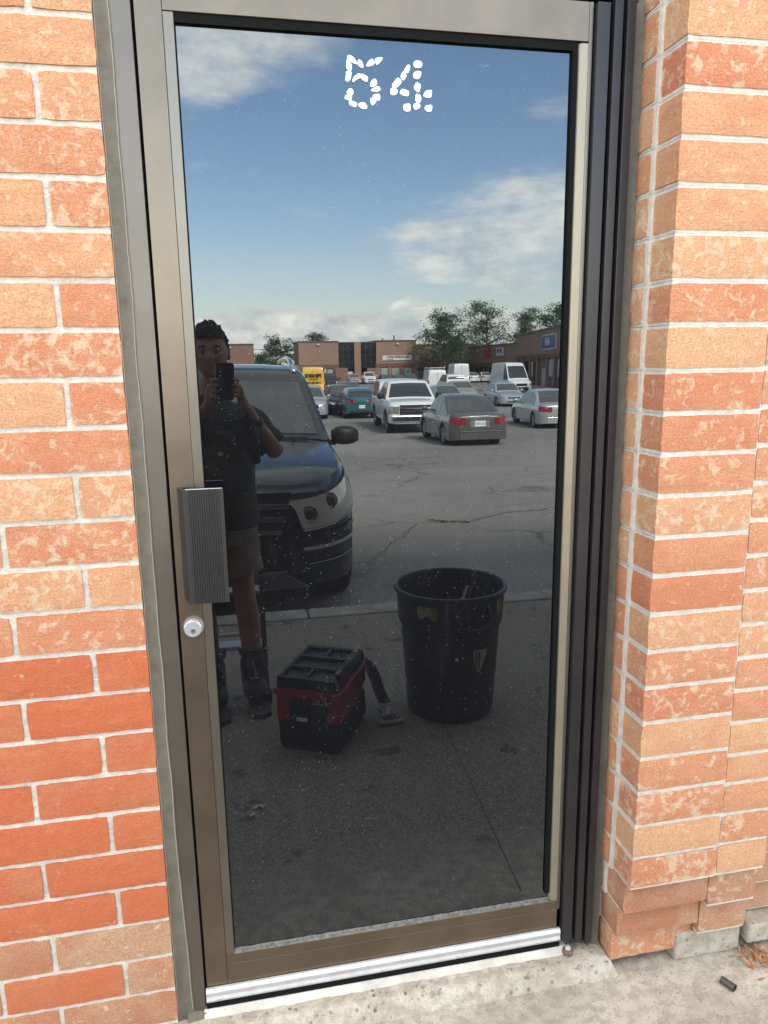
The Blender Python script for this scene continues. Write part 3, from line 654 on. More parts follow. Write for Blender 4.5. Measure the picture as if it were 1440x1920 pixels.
# ================================================================== VEHICLES
def paint(name, col, metal=0.3, rough=0.32):
    return mat(name, col, rough, metal, coat=0.8, ior=1.5)
M_CGLASS = mat('car_glass', (0.045, 0.052, 0.052), 0.06, 0.0, ior=1.75)
M_LAMP = mat('headlight_lens', (0.36, 0.37, 0.36), 0.12, 0.5)
M_RED = mat('red_lens', (0.25, 0.008, 0.012), 0.2, coat=0.6)
M_AMBER = mat('amber_lens', (0.60, 0.20, 0.04), 0.25)
M_PLATE = mat('plate_white', (0.78, 0.80, 0.82), 0.4)
M_PLINK = mat('plate_blue', (0.03, 0.06, 0.30), 0.5)
M_TYRE = mat('tyre_rubber', (0.020, 0.020, 0.021), 0.85, bump=0.2, bscale=90)
M_RIM = mat('alloy_rim', (0.45, 0.46, 0.47), 0.35, 0.8)
M_TRIM = mat('black_trim', (0.018, 0.018, 0.019), 0.5)
M_CAVITY = mat('wheel_well', (0.008, 0.008, 0.008), 1.0)
WH = {}
def wheel_meshes(r, w, spokes):
    k = (r, w, spokes)
    if k in WH: return WH[k]
    t = MB().lathe([(r*.66, -w/2), (r*.93, -w/2), (r, -w*.36), (r, w*.36), (r*.93, w/2), (r*.70, w/2), (r*.66, w*.40)], n=28, axis='y', cap=False).build('tyre', M_TYRE, smooth=True, auto=40)
    m = MB(); m.lathe([(r*.66, -w*.4), (r*.67, w*.42), (r*.60, w*.40), (r*.57, w*.16), (.001, w*.14)], n=28, axis='y', cap=False)
    for s in range(spokes):
        a = 2*math.pi*s/spokes
        for da in (-0.10, 0.10):
            m.tube([(r*.10*math.cos(a), w*.30, r*.10*math.sin(a)), (r*.60*math.cos(a+da), w*.36, r*.60*math.sin(a+da))], r*.045, 5)
    m.lathe([(r*.15, w*.2), (r*.13, w*.40), (.001, w*.42)], n=12, axis='y', cap=False)
    ri = m.build('rim', M_RIM, smooth=True, auto=40)
    WH[k] = (t.data, ri.data); bpy.data.objects.remove(t); bpy.data.objects.remove(ri); return WH[k]
def lerp(tab, x):
    if x <= tab[0][0]: return tab[0][1]
    for (a, va), (b2, vb) in zip(tab, tab[1:]):
        if x <= b2: return va+(vb-va)*(x-a)/(b2-a) if b2 > a else vb
    return tab[-1][1]
def smooth_tab(tab, k=3):
    for _ in range(k):
        n = [tab[0]]
        for a, b2 in zip(tab, tab[1:]): n += [(a[0]*.75+b2[0]*.25, a[1]*.75+b2[1]*.25), (a[0]*.25+b2[0]*.75, a[1]*.25+b2[1]*.75)]
        n.append(tab[-1]); tab = n
    return tab
class Car:
    def __init__(s, name, label, p, col, place, group=None, cat='car'):
        s.p = p; s.m = col
        x, Y, head = place            # head: degrees, 0 = driving away from the door, positive turns towards +x
        hx, hy = math.sin(math.radians(head)), -math.cos(math.radians(head))
        s.e = empty(name, (x, -Y, gz(Y)), math.atan2(hy, hx), label, cat, group)
        L, W2 = p['L'], p['W']/2; s.L = L; s.W2 = W2
        s.top = smooth_tab(p['top'], 2)
        rxf, ryf, rxr, ryr = p.get('round', (0.35, 0.35, 0.22, 0.25)); s.rd = (rxf, ryf, rxr, ryr)
        s.zb = p.get('zb', 0.20); s.xf, s.xr, s.r = p['wheels']; s.ra = s.r+p.get('gap', 0.045)
        s.body()
    def hw(s, x):
        rxf, ryf, rxr, ryr = s.rd; h = s.L/2; w = s.W2
        if x > h-rxf: q = min(1, (x-(h-rxf))/rxf); w -= ryf*(1-math.sqrt(max(0, 1-q*q)))
        if x < -h+rxr: q = min(1, ((-h+rxr)-x)/rxr); w -= ryr*(1-math.sqrt(max(0, 1-q*q)))
        return w
    def zl(s, x):
        z = s.zb
        for xw in (s.xf, s.xr):
            d = abs(x-xw)
            if d < s.ra: z = max(z, s.r+math.sqrt(s.ra**2-d*d))
        if x > s.L/2-0.4: z = max(z, s.zb+s.p.get('chin', 0.03)*((x-s.L/2+0.4)/0.4))
        if x < -s.L/2+0.4: z = max(z, s.zb+s.p.get('rchin', 0.06)*((-s.L/2+0.4-x)/0.4))
        return z
    def sec(s, x):               # side polyline, bottom to top centre
        w = s.hw(x); zl = s.zl(x); zt = lerp(s.top, x); tb = s.p.get('tumble', 0.05)
        sh = s.p.get('shoulder', 0.10); zs = s.zb
        m = lambda z: max(z, zl)
        hgt = zt-s.zb
        return [(0, zl), (w-0.10, zl), (w-0.025, m(zs+0.02)), (w-0.002, m(zs+0.10)), (w-0.012, m(zs+hgt*0.42)), (w, m(zs+hgt*0.66)), (w-0.010, m(zs+hgt*0.72)),
                (w-tb*0.6, m(zt-sh*0.9)), (w-tb, m(zt-sh*0.45)), (w-tb-0.05, m(zt-sh*0.10)), (max(0.1, w-tb-0.22), zt+0.004), (w*0.4, zt+0.022), (0, zt+0.028)]
    def side_y(s, x, z):
        pl = s.sec(x)
        for (ya, za), (yb, zb) in zip(pl[1:], pl[2:]):
            if za <= z <= zb and zb > za: return ya+(yb-ya)*(z-za)/(zb-za)
        return pl[4][0]
    def stations(s):
        h = s.L/2; rxf, ryf, rxr, ryr = s.rd; xs = set()
        for k in range(0, 9):
            a = math.pi/2*k/8; xs.add(round(h-rxf+rxf*math.sin(a), 4)); xs.add(round(-h+rxr-rxr*math.sin(a), 4))
        for xw in (s.xf, s.xr):
            for k in range(0, 13):
                a = math.pi*k/12; xs.add(round(xw+s.ra*math.cos(a)*0.9995, 4))
            xs.add(xw+s.ra*1.003); xs.add(xw-s.ra*1.003)
        x = -h+rxr
        while x < h-rxf:
            if all(abs(x-q) > 0.05 for q in xs): xs.add(round(x, 4))
            x += 0.16
        return sorted(xs)
    def body(s):
        mb = MB(); rings = []
        for x in s.stations():
            pl = s.sec(x); rings.append([(x, y, z) for y, z in pl]+[(x, -y, z) for y, z in pl[-2:0:-1]])
        mb.loft(rings)
        mb.build('body', s.m, s.e, smooth=True, auto=38)
        u = MB(); u.box(-s.L/2+0.35, s.L/2-0.35, -s.W2+0.24, s.W2-0.24, s.zb-0.03, s.zb+0.35)
        u.build('underbody', M_CAVITY, s.e)
        sp = s.p.get('spokes', 5); tm, rm = wheel_meshes(s.r, s.p.get('ww', 0.21), sp)
        for xw in (s.xf, s.xr):
            for sg in (1, -1):
                w = bpy.data.objects.new('wheel', None); C.objects.link(w); w.parent = s.e; w.empty_display_size = .1
                w.location = (xw, sg*(s.W2-s.p.get('ww', 0.21)/2-0.02), s.r); w.rotation_euler = (0, random.uniform(0, 1), 0 if sg > 0 else math.pi)
                for nm, me in (('tyre', tm), ('rim', rm)):
                    o = bpy.data.objects.new(nm, me); C.objects.link(o); o.parent = w
    def cabin(s, top, belt, wr, side=(), screen=None, rear=None, m=None, wb=None, name='cabin', H=None, glass=None, seam=True):
        """top: (x,z) from the rear foot over the roof to the windscreen foot"""
        g = smooth_tab(top, 2); H = H or max(z for x, z in top); gl = glass or M_CGLASS
        wb0 = (wb or s.W2-0.055)
        def y(x, z):
            w0 = min(wb0, s.hw(x)-0.04); return w0-(wb0-wr)*max(0, z-belt)/(H-belt)
        xs = [q for q, _ in g]; x0, x1 = xs[0], xs[-1]; st = sorted(set([round(q, 3) for q in xs])); rings = []
        for x in st:
            zt = lerp(g, x); zc = max(belt, zt-0.05); yt = max(0.12, y(x, zt)-0.06)
            h = [(y(x, belt), belt-0.12), (y(x, belt), belt), (y(x, zc), zc), (max(yt, 0.1)+0.03, zt-0.012), (yt-0.04, zt), (yt*0.5, zt+0.018), (0, zt+0.024)]
            rings.append([(x, a, b2) for a, b2 in h]+[(x, -a, b2) for a, b2 in h[-2::-1]])
        MB().loft(rings).build(name, m or s.m, s.e, smooth=True, auto=32)
        s.gy = y; s.gtop = g
        for (xa, xb) in side:
            for sg in (1, -1):
                mb = MB(); vs = []; n = 10; fs = []
                for k in range(n+1):
                    x = xa+(xb-xa)*k/n; lo = belt+0.015; hi = max(lo+0.01, lerp(g, x)-0.075)
                    for q in range(3):
                        z = lo+(hi-lo)*q/2; vs.append((x, sg*(y(x, z)+0.005), z))
                for k in range(n):
                    for q in range(2): a = k*3+q; fs.append((a, a+3, a+4, a+1))
                mb.add(vs, fs); mb.build('side_window', gl, s.e, smooth=True)
        for rng, nm in ((screen, 'windscreen'), (rear, 'rear_window')):
            if not rng: continue
            mb = MB(); vs = []; fs = []; n = 8; w = 8
            xa, xb = rng
            for k in range(n+1):
                x = xa+(xb-xa)*k/n; zt = lerp(g, x); yt = max(0.1, y(x, zt)-0.06)
                for q in range(w+1):
                    u = -1+2*q/w; yy = u*(yt-0.035); cr = 0.024*(1-abs(u)**1.6)
                    sl = lerp(g, x+0.02)-lerp(g, x-0.02); nx_ = -sl; nz_ = 0.04; ln = math.hypot(nx_, nz_) or 1
                    vs.append((x+nx_/ln*0.007, yy, zt+cr+nz_/ln*0.007))
            for k in range(n):
                for q in range(w): a = k*(w+1)+q; fs.append((a, a+w+1, a+w+2, a+1))
            mb.add(vs, fs); mb.build(nm, gl, s.e, smooth=True)
    def patch(s, nm, m, xa, xb, za, zb, off=0.006, sides=(1, -1), n=8, za2=None, zb2=None, th=0.0):
        """a lamp or trim that follows the body side / corner between two stations"""
        out = []
        for sg in sides:
            vs = []; fs = []; h = s.L/2
            for k in range(n+1):
                t_ = k/n
                if xb >= h-0.001:     # denser towards the nose
                    t_ = math.sin(t_*math.pi/2)
                if xb <= -h+0.001: t_ = math.sin(t_*math.pi/2)
                x = xa+(xb-xa)*t_
                lo = za+((za2 if za2 is not None else za)-za)*t_; hi = zb+((zb2 if zb2 is not None else zb)-zb)*t_
                for q in range(4):
                    z = lo+(hi-lo)*q/3
                    d = 0.002; y0 = s.side_y(x-d, z); y1 = s.side_y(x+d, z); tx, ty = 2*d, y1-y0; ln = math.hypot(tx, ty) or 1
                    nx_, ny_ = -ty/ln, tx/ln
                    if abs(x) > h-0.004: nx_, ny_ = (math.copysign(0.9, x), 0.3)
                    vs.append((x+nx_*off, sg*(s.side_y(x, z)+ny_*off), z))
            for k in range(n):
                for q in range(3): a = k*4+q; fs.append((a, a+4, a+5, a+1))
            mb = MB(); mb.add(vs, fs); out.append(mb.build(nm, m, s.e, smooth=True))
        return out
    def bx(s, nm, m, x0, x1, y0, y1, z0, z1, bevel=0.0, mirror=False, par=None):
        o = BX(nm, m, x0, x1, y0, y1, z0, z1, par or s.e, bevel)
        if mirror: return o, BX(nm, m, x0, x1, -y1, -y0, z0, z1, par or s.e, bevel)
        return o
    def end(s, nm, m, front, y0, y1, z0, z1, th=0.012, bevel=0.0, mirror=False):
        h = s.L/2
        if front: return s.bx(nm, m, h-0.03, h+th, y0, y1, z0, z1, bevel, mirror)
        return s.bx(nm, m, -h-th, -h+0.03, y0, y1, z0, z1, bevel, mirror)
    def seams(s, xs, z0, z1):
        for x in xs:
            for sg in (1, -1):
                mb = MB(); vs = []; n = 8
                for k in range(n+1):
                    z = z0+(z1-z0)*k/n; yy = sg*(s.side_y(x, z)+0.002)
                    vs += [(x-0.004, yy, z), (x+0.004, yy, z)]
                mb.add(vs, [(2*k, 2*k+1, 2*k+3, 2*k+2) for k in range(n)])
                mb.build('door_seam', M_TRIM, s.e)
    def mirrors(s, x, z, m=None, sx=0.09, sy=0.20, sz=0.13):
        for sg in (1, -1):
            y0 = s.W2-0.03; mb = MB(); rings = []
            for k in range(7):
                a = k/6; sc = (0.55, 0.85, 1, 1, 0.97, 0.85, 0.55)[k]
                y = sg*(y0+0.02+sy*a); se = lambda u: math.copysign(abs(u)**0.55, u)
                rings.append([(x+sx*se(math.cos(q))*sc*(0.6 if math.cos(q) < 0 else 1), y, z+sz*(0.10 if math.sin(q) < 0 else 0)*(1-sc)*4+sz/2*se(math.sin(q))*(sc if math.sin(q) > 0 else 1.0)) for q in [(i+.5)*math.pi/7 for i in range(14)]])
            mb.loft(rings); mb.box(x-0.03, x+0.03, min(sg*(y0-0.08), sg*(y0+0.06)), max(sg*(y0-0.08), sg*(y0+0.06)), z-sz*0.5, z-sz*0.25)
            mb.build('door_mirror', m or s.m, s.e, smooth=True, auto=50)
    def plate(s, front, z, txt='', y=0.0, w=0.31, h=0.155, th=0.02):
        p = s.end('number_plate', M_PLATE, front, y-w/2, y+w/2, z-h/2, z+h/2, th)
        if txt:
            c = bpy.data.curves.new('plate_lettering', 'FONT'); c.body = txt; c.size = h*0.62; c.align_x = 'CENTER'; c.align_y = 'CENTER'; c.extrude = 0.001
            o = text_mesh(c, 'plate_lettering', M_PLINK); o.parent = p
            o.rotation_euler = (math.pi/2, 0, math.pi/2 if front else -math.pi/2)
            o.location = ((th+0.03)/2+0.002 if front else -(th+0.03)/2-0.002, 0, -0.005)
    def handles(s, xs, z, m=None):
        for x in xs:
            for sg in (1, -1):
                y = sg*s.side_y(x, z); s.bx('door_handle', m or s.m, x-0.09, x+0.09, min(y-0.02*sg*0, y+0.028*sg), max(y, y+0.028*sg), z-0.012, z+0.012, 0.004)
def sedan(name, label, col, place, L=4.5, W=1.75, H=1.44, rear=None, plate='', group='cars parked in the lot', lamps='sedan', spokes=5, hoodz=0.86, trunkz=0.98):
    h = L/2
    p = dict(L=L, W=W, wheels=(h-0.92, -h+0.98, 0.315), zb=0.19, shoulder=0.14, tumble=0.06, spokes=spokes,
             top=[(-h, trunkz-0.10), (-h+0.06, trunkz-0.02), (-h+0.35, trunkz), (-h+0.8, trunkz-0.01), (0, 0.96), (h-1.35, 0.94), (h-0.6, hoodz-0.04), (h-0.15, hoodz-0.17), (h, hoodz-0.28)], round=(0.42, 0.42, 0.26, 0.34))
    c = Car(name, label, p, col, place, group)
    c.cabin([(-h+0.62, 0.94), (-h+1.32, H-0.075), (-h+1.75, H-0.01), (-0.10, H), (0.28, H-0.04), (h-1.25, 0.93)], 0.92, W/2-0.24,
            side=((-h+1.02, -h+1.48), (-h+1.53, -0.22), (-0.13, 0.86)), screen=(0.36, h-1.32), rear=(-h+0.70, -h+1.42))
    c.seams((-0.18, h-1.22-0.0, -h+1.42), 0.26, 0.88); c.mirrors(h-1.55, 0.99); c.handles((-0.35, -h+1.58), 0.80)
    c.end('grille', M_TRIM, True, -0.40, 0.40, 0.52, 0.60); c.end('lower_intake', M_TRIM, True, -0.44, 0.44, 0.27, 0.36)
    c.patch('headlight', M_LAMP, h-0.40, h-0.01, 0.56, 0.70, za2=0.53, zb2=0.61)
    c.patch('tail_light', M_RED, -h+0.34, -h+0.005, 0.76, 0.90, za2=0.68, zb2=0.88)
    c.end('tail_light', M_RED, False, 0.42, W/2-0.30, 0.68, 0.87, 0.010, mirror=True)
    c.end('bumper_line', M_TRIM, False, -0.62, 0.62, 0.50, 0.512, 0.006)
    c.end('bumper', col, False, -0.60, 0.60, 0.25, 0.49, 0.014, bevel=0.012)
    c.plate(False, 0.70 if lamps != 'low' else 0.42, plate)
    return c
def suv(name, label, col, place, L=4.6, W=1.84, H=1.68, hatch=0.5, group='cars parked in the lot', plate='', cat='car', wr=0.30, belt=1.05, r=0.345, rails=False):
    h = L/2
    p = dict(L=L, W=W, wheels=(h-0.88, -h+0.92, r), zb=0.24, shoulder=0.16, tumble=0.06, top=[(-h, 0.90), (-h+0.05, belt-0.06), (-h+0.4, belt+0.01), (0, belt+0.02), (h-1.2, belt), (h-0.5, belt-0.08), (h-0.12, belt-0.20), (h, belt-0.34)], round=(0.40, 0.44, 0.24, 0.30))
    c = Car(name, label, p, col, place, group, cat)
    c.cabin([(-h+0.05, belt-0.02), (-h+hatch, H-0.09), (-h+hatch+0.35, H-0.01), (0.0, H), (0.40, H-0.05), (h-1.08, belt)], belt, W/2-wr,
            side=((-h+hatch+0.05, -h+1.15), (-h+1.22, 0.0), (0.08, 0.98)), screen=(0.46, h-1.14), rear=(-h+0.12, -h+hatch-0.02))
    c.seams((0.04, h-1.08, -h+1.25), 0.32, belt-0.05); c.mirrors(h-1.30, belt+0.10); c.handles((-0.14, -h+1.45), belt-0.16)
    c.end('grille', M_TRIM, True, -0.42, 0.42, 0.60, 0.76); c.end('lower_intake', M_TRIM, True, -0.46, 0.46, 0.33, 0.45)
    c.patch('headlight', M_LAMP, h-0.42, h-0.01, 0.68, 0.84, za2=0.62, zb2=0.73)
    c.patch('tail_light', M_RED, -h+0.22, -h+0.005, 0.80, 1.04, za2=0.76, zb2=1.02)
    c.end('tail_light', M_RED, False, W/2-0.42, W/2-0.30, 0.78, 1.0, 0.010, mirror=True)
    c.end('bumper', M_TRIM, False, -0.62, 0.62, 0.30, 0.46, 0.03, bevel=0.02)
    c.plate(False, 0.62, plate)
    if rails:
        for sg in (1, -1):
            MB().tube([(-h+0.7, sg*(W/2-wr-0.07), H-0.02), (-h+0.85, sg*(W/2-wr-0.07), H+0.045), (0.1, sg*(W/2-wr-0.07), H+0.05), (0.3, sg*(W/2-wr-0.07), H-0.03)], 0.016, 6).build('roof_rail', M_CHROME, c.e, smooth=True)
    return c
def van(name, label, col, place, L=6.0, W=2.05, H=2.65, group='vans parked in the lot', rack=False, plate='', nose=1.0, backcol=None, ribs=True):
    h = L/2; b = 1.12
    p = dict(L=L, W=W, wheels=(h-0.98, -h+1.15, 0.35), zb=0.28, shoulder=0.12, tumble=0.04, gap=0.06, top=[(-h, b), (h-nose-0.5, b+0.05), (h-0.55, b+0.02), (h-0.12, b-0.16), (h, b-0.34)], round=(0.30, 0.36, 0.08, 0.10))
    c = Car(name, label, p, col, place, group, 'van')
    c.cabin([(-h+0.01, b), (-h+0.05, H-0.14), (-h+0.25, H-0.01), (h-nose-1.5, H), (h-nose-1.02, H-0.12), (h-nose+0.12, b+0.08)], b, W/2-0.17, wb=W/2-0.012,
            side=((h-nose-1.35, h-nose-0.22),) , screen=(h-nose-0.88, h-nose+0.04))
    c.seams((h-nose-1.42, h-nose-0.1, -0.4), 0.36, b-0.02); c.mirrors(h-nose-0.25, b+0.32, M_TRIM, 0.08, 0.22, 0.30)
    c.end('grille', M_TRIM, True, -0.52, 0.52, 0.60, 0.84); c.end('bumper', M_TRIM, True, -0.66, 0.66, 0.30, 0.52, 0.03, bevel=0.02)
    c.patch('headlight', M_LAMP, h-0.30, h-0.01, 0.72, 0.96, za2=0.66, zb2=0.82)
    c.end('tail_light', M_RED, False, W/2-0.14, W/2-0.03, 0.78, 1.12, 0.02, mirror=True)
    c.end('bumper', M_TRIM, False, -0.80, 0.80, 0.36, 0.50, 0.08, bevel=0.02)
    c.end('door_seam', M_TRIM, False, -0.006, 0.006, 0.55, H-0.25, 0.001)
    c.plate(False, 0.78, plate, y=0.3); c.plate(True, 0.50, '')
    if ribs:
        for zz_ in (0.80, b+0.30, b+0.62, b+0.95):
            if zz_ < H-0.25:
                for sg in (1, -1):
                    y = (c.gy(0, zz_) if zz_ > b else c.side_y(0, zz_))+0.006
                    c.bx('side_swage', col, -h+0.35, h-nose-1.5, min(sg*(y-0.02), sg*(y+0.008)), max(sg*(y-0.02), sg*(y+0.008)), zz_-0.025, zz_+0.025, 0.006)
    if rack:
        for x in (-h+0.5, 0.0, h-2.6):
            MB().tube([(x, -W/2+0.2, H), (x, -W/2+0.2, H+0.16), (x, W/2-0.2, H+0.16), (x, W/2-0.2, H)], 0.02, 5).build('roof_rack_bar', M_PLATE, c.e)
        for sg in (1, -1): MB().tube([(-h+0.3, sg*(W/2-0.3), H+0.18), (h-2.4, sg*(W/2-0.3), H+0.18)], 0.02, 5).build('roof_rack_rail', M_PLATE, c.e)
        MB().tube([(-h+0.35, W/2-0.22, H+0.1), (-h+0.35, W/2-0.22, H+0.34)], 0.03, 5).build('rack_post', M_PLATE, c.e)
    return c
PW = paint('paint_white', (0.74, 0.75, 0.75), 0.0, 0.35)
PS = paint('paint_silver', (0.46, 0.47, 0.48), 0.55, 0.34)
PG = paint('paint_grey', (0.115, 0.115, 0.112), 0.45, 0.34)
PT = paint('paint_teal', (0.030, 0.13, 0.15), 0.35, 0.3)
PK = paint('paint_black', (0.012, 0.013, 0.016), 0.2, 0.25)
PNV = paint('paint_dark_blue', (0.009, 0.012, 0.019), 0.3, 0.2)
PY = paint('paint_yellow', (0.72, 0.42, 0.015), 0.0, 0.4)
PBG = paint('paint_beige', (0.42, 0.40, 0.35), 0.45, 0.35)
PR = paint('paint_dark_red', (0.16, 0.025, 0.02), 0.3, 0.35)
PLB = paint('paint_light_blue', (0.33, 0.38, 0.43), 0.5, 0.35)
def text_mesh(c, name, m):
    tmp = bpy.data.objects.new('tmp', c); C.objects.link(tmp); bpy.context.view_layer.update()
    me = bpy.data.meshes.new_from_object(tmp.evaluated_get(bpy.context.evaluated_depsgraph_get())); bpy.data.objects.remove(tmp)
    me.materials.clear(); me.materials.append(m); o = bpy.data.objects.new(name, me); C.objects.link(o); return o
def text(name, body, size, m, parent, loc, rot, extrude=0.004, bold=0.0, xs=1.0):
    c = bpy.data.curves.new(name, 'FONT'); c.body = body; c.size = size; c.align_x = 'CENTER'; c.align_y = 'CENTER'; c.extrude = extrude; c.offset = bold
    o = text_mesh(c, name, m); o.parent = parent; o.location = loc; o.rotation_euler = rot; o.scale = (xs, 1, 1)
    return o
# ---- the grey saloon nearest in the lot
cv = sedan('parked_sedan', 'dark grey sedan seen from behind, red tail lamps, nearest in the lot', PG, (6.76, 20.19, 2), 4.45, 1.72, 1.44, plate='OJ 0E5', group='cars parked in the lot')
cv.end('chrome_strip', M_CHROME, False, -0.30, 0.30, 0.815, 0.835, 0.022)
cv.end('plate_recess', M_CHROME, False, -0.28, 0.28, 0.60, 0.80, 0.008)
cv.end('bumper_highlight', M_RIM, False, -0.58, 0.58, 0.485, 0.50, 0.042)
# ---- silver sedan at the right edge
sedan('parked_sedan', 'silver sedan cut off by the glass edge on the hinge side', PS, (12.37, 26.57, 7), 4.8, 1.8, 1.47, plate='', lamps='low')
# ---- silver sedan facing us
sedan('parked_sedan', 'silver sedan facing the door in front of the big white high-roof van', PS, (17.05, 43.81, 184), 4.55, 1.76, 1.46)
# ---- row behind the grey sedan
sedan('parked_sedan', 'pale beige sedan facing the door behind the dark grey one', PBG, (16.1, 50.3, 184), 4.7, 1.8, 1.46)
sedan('parked_sedan', 'light blue-grey sedan whose roof shows just over the dark grey sedan', PLB, (12.19, 41.2, 3), 4.5, 1.75, 1.44)
suv('parked_minivan', 'white minivan with its red tail lamp towards the door, behind the pickup truck', PW, (19.61, 64.4, 5), 5.0, 1.95, 1.78, hatch=0.22, cat='minivan', wr=0.22, belt=1.08)
van('cargo_van', 'white cargo van with a ladder rack on its roof', PW, (20.1, 72.7, 5), 5.6, 2.0, 2.15, rack=True)
van('cargo_van', 'white high-roof van seen from behind, farther back than the ladder rack van', PW, (26.76, 86, 6), 6.2, 2.05, 2.7)
tv = van('cargo_van', 'tall white van facing the door with black grille, in front of the far brick shops', PW, (25.71, 65.1, 182), 6.3, 2.08, 2.72, plate='')
sedan('parked_sedan', 'white sedan half hidden behind the row, left of the tall white van', PW, (33.22, 100.2, 4), 4.5, 1.75, 1.42)
sedan('parked_sedan', 'white sedan showing only its tail beside the tall white van', PW, (35.18, 100.2, 4), 4.4, 1.75, 1.42)
# ---- teal hatchback, dark car, silver suv, far ones
tl = suv('parked_hatchback', 'small teal hatchback seen from behind beside the white pickup', PT, (6.18, 36.59, 0.5), 3.8, 1.68, 1.52, hatch=0.38, plate='BI 310', wr=0.27, belt=0.98, r=0.30)
suv('parked_car', 'dark car facing the door just behind the teal hatchback', PK, (5.84, 40.2, 182), 4.5, 1.8, 1.58, hatch=0.5)
suv('parked_car', 'silver crossover peeping out behind the black SUV', PS, (3.76, 37.2, 184), 4.5, 1.82, 1.66, hatch=0.5)
sedan('parked_sedan', 'dark grey sedan roof behind the teal hatchback', PG, (8.55, 55.3, 3), 4.7, 1.8, 1.45)
sedan('parked_sedan', 'beige sedan far off below the dark glazed entrance', PBG, (16.81, 104.0, 182), 4.6, 1.8, 1.45)
suv('parked_car', 'small white SUV far off by the dark entrance', PW, (18.98, 104.0, 182), 4.5, 1.85, 1.70)
sedan('parked_sedan', 'black sedan roof just over the left end of the white pickup cap', PK, (18.65, 90.2, 3), 4.6, 1.8, 1.48)
sedan('parked_sedan', 'dark brown-black sedan roof over the right end of the pickup cap, under the shop windows', PK, (21.7, 90.2, 3), 4.6, 1.8, 1.56)
sedan('parked_sedan', 'dark red sedan roof showing over the pickup cap', PR, (20.2, 90.3, 3), 4.7, 1.8, 1.44)
yv = van('rental_van', 'yellow high-roof rental van seen from behind with black lettering', PY, (6.7, 65.0, 2), 6.0, 2.1, 2.62, group=None)
hh = -3.0
text('lettering', 'PENSKE', 0.42, M_TRIM, yv.e, (hh-0.035, 0.0, 1.86), (math.pi/2, 0, -math.pi/2), bold=0.02)
text('lettering', 'truck rental', 0.16, M_TRIM, yv.e, (hh-0.03, 0.0, 1.58), (math.pi/2, 0, -math.pi/2), bold=0.006)
text('lettering', '1-800-222-0277', 0.20, M_TRIM, yv.e, (hh-0.03, 0.0, 1.28), (math.pi/2, 0, -math.pi/2), bold=0.008)
# ---- pickups
def pickup(name, label, col, place, cap=True, L=5.9, W=2.03, H=1.93, group='pickup trucks in the lot'):
    h = L/2
    p = dict(L=L, W=W, wheels=(h-0.98, -h+1.22, 0.41), zb=0.42, shoulder=0.12, tumble=0.05, gap=0.07, ww=0.26, chin=0.0, rchin=0.05, spokes=6, top=[(-h, 1.28), (-h+0.5, 1.29), (0, 1.29), (h-1.5, 1.28), (h-0.25, 1.22), (h-0.05, 1.16), (h, 1.08)], round=(0.20, 0.22, 0.06, 0.08))
    c = Car(name, label, p, col, place, group, 'pickup truck')
    c.cabin([(-0.62, 1.22), (-0.46, H-0.07), (-0.25, H-0.01), (0.85, H), (1.05, H-0.05), (h-1.30, 1.25)], 1.25, W/2-0.28, wb=W/2-0.06,
            side=((-0.36, 0.28), (0.36, 1.34)), screen=(1.09, h-1.36))
    if cap: c.cabin([(-h+0.03, 1.25), (-h+0.14, H-0.04), (-h+0.4, H), (-0.9, H), (-0.66, 1.5), (-0.64, 1.25)], 1.25, W/2-0.18, wb=W/2-0.05, side=((-h+0.4, -1.0),), name='truck_cap')
    c.seams((0.32, h-1.35, -0.50), 0.5, 1.2); c.mirrors(h-1.52, 1.38, M_TRIM, 0.09, 0.24, 0.24); c.handles((0.12, -0.26), 1.08)
    c.end('grille', M_TRIM, True, -0.62, 0.62, 0.74, 1.10, 0.02, bevel=0.02)
    for zz_ in (0.86, 0.98): c.end('grille_bar', M_CHROME, True, -0.60, 0.60, zz_-0.018, zz_+0.018, 0.045)
    c.patch('headlight', M_LAMP, h-0.20, h-0.002, 0.78, 1.04); c.end('headlight', M_LAMP, True, 0.64, 0.82, 0.78, 1.04, 0.02, mirror=True)
    c.end('bumper', M_CHROME, True, -0.92, 0.92, 0.50, 0.72, 0.10, bevel=0.03)
    c.end('bumper_opening', M_TRIM, True, -0.34, 0.34, 0.54, 0.66, 0.105); c.end('fog_lamp', M_TRIM, True, 0.60, 0.76, 0.56, 0.66, 0.105, mirror=True)
    c.end('tail_light', M_RED, False, W/2-0.14, W/2-0.03, 0.85, 1.15, 0.02, mirror=True); c.end('bumper', M_CHROME, False, -0.9, 0.9, 0.50, 0.66, 0.12, bevel=0.02)
    for xw in (c.xf, c.xr):
        for sg in (1, -1):
            mb = MB(); pts = [(xw+(c.ra+0.02)*math.cos(a), sg*(c.W2+0.005), c.r+(c.ra+0.02)*math.sin(a)) for a in [i*math.pi/10 for i in range(11)]]
            mb.tube(pts, 0.025, 5); mb.build('arch_lip', M_TRIM, c.e)
    MB().tube([(1.36+0.22, -0.05, 1.34), (1.36+0.02, 0.45, 1.45), (1.36-0.02, 0.7, 1.46)], 0.012, 4).build('wiper', M_TRIM, c.e)
    return c
pickup('pickup_truck', 'white pickup truck with a white bed cap, facing the door beside the dark grey sedan', PW, (6.62, 27.27, 184))
pickup('pickup_truck', 'black pickup truck facing the door beside the yellow van', PK, (9.4, 74.9, 183), cap=False)
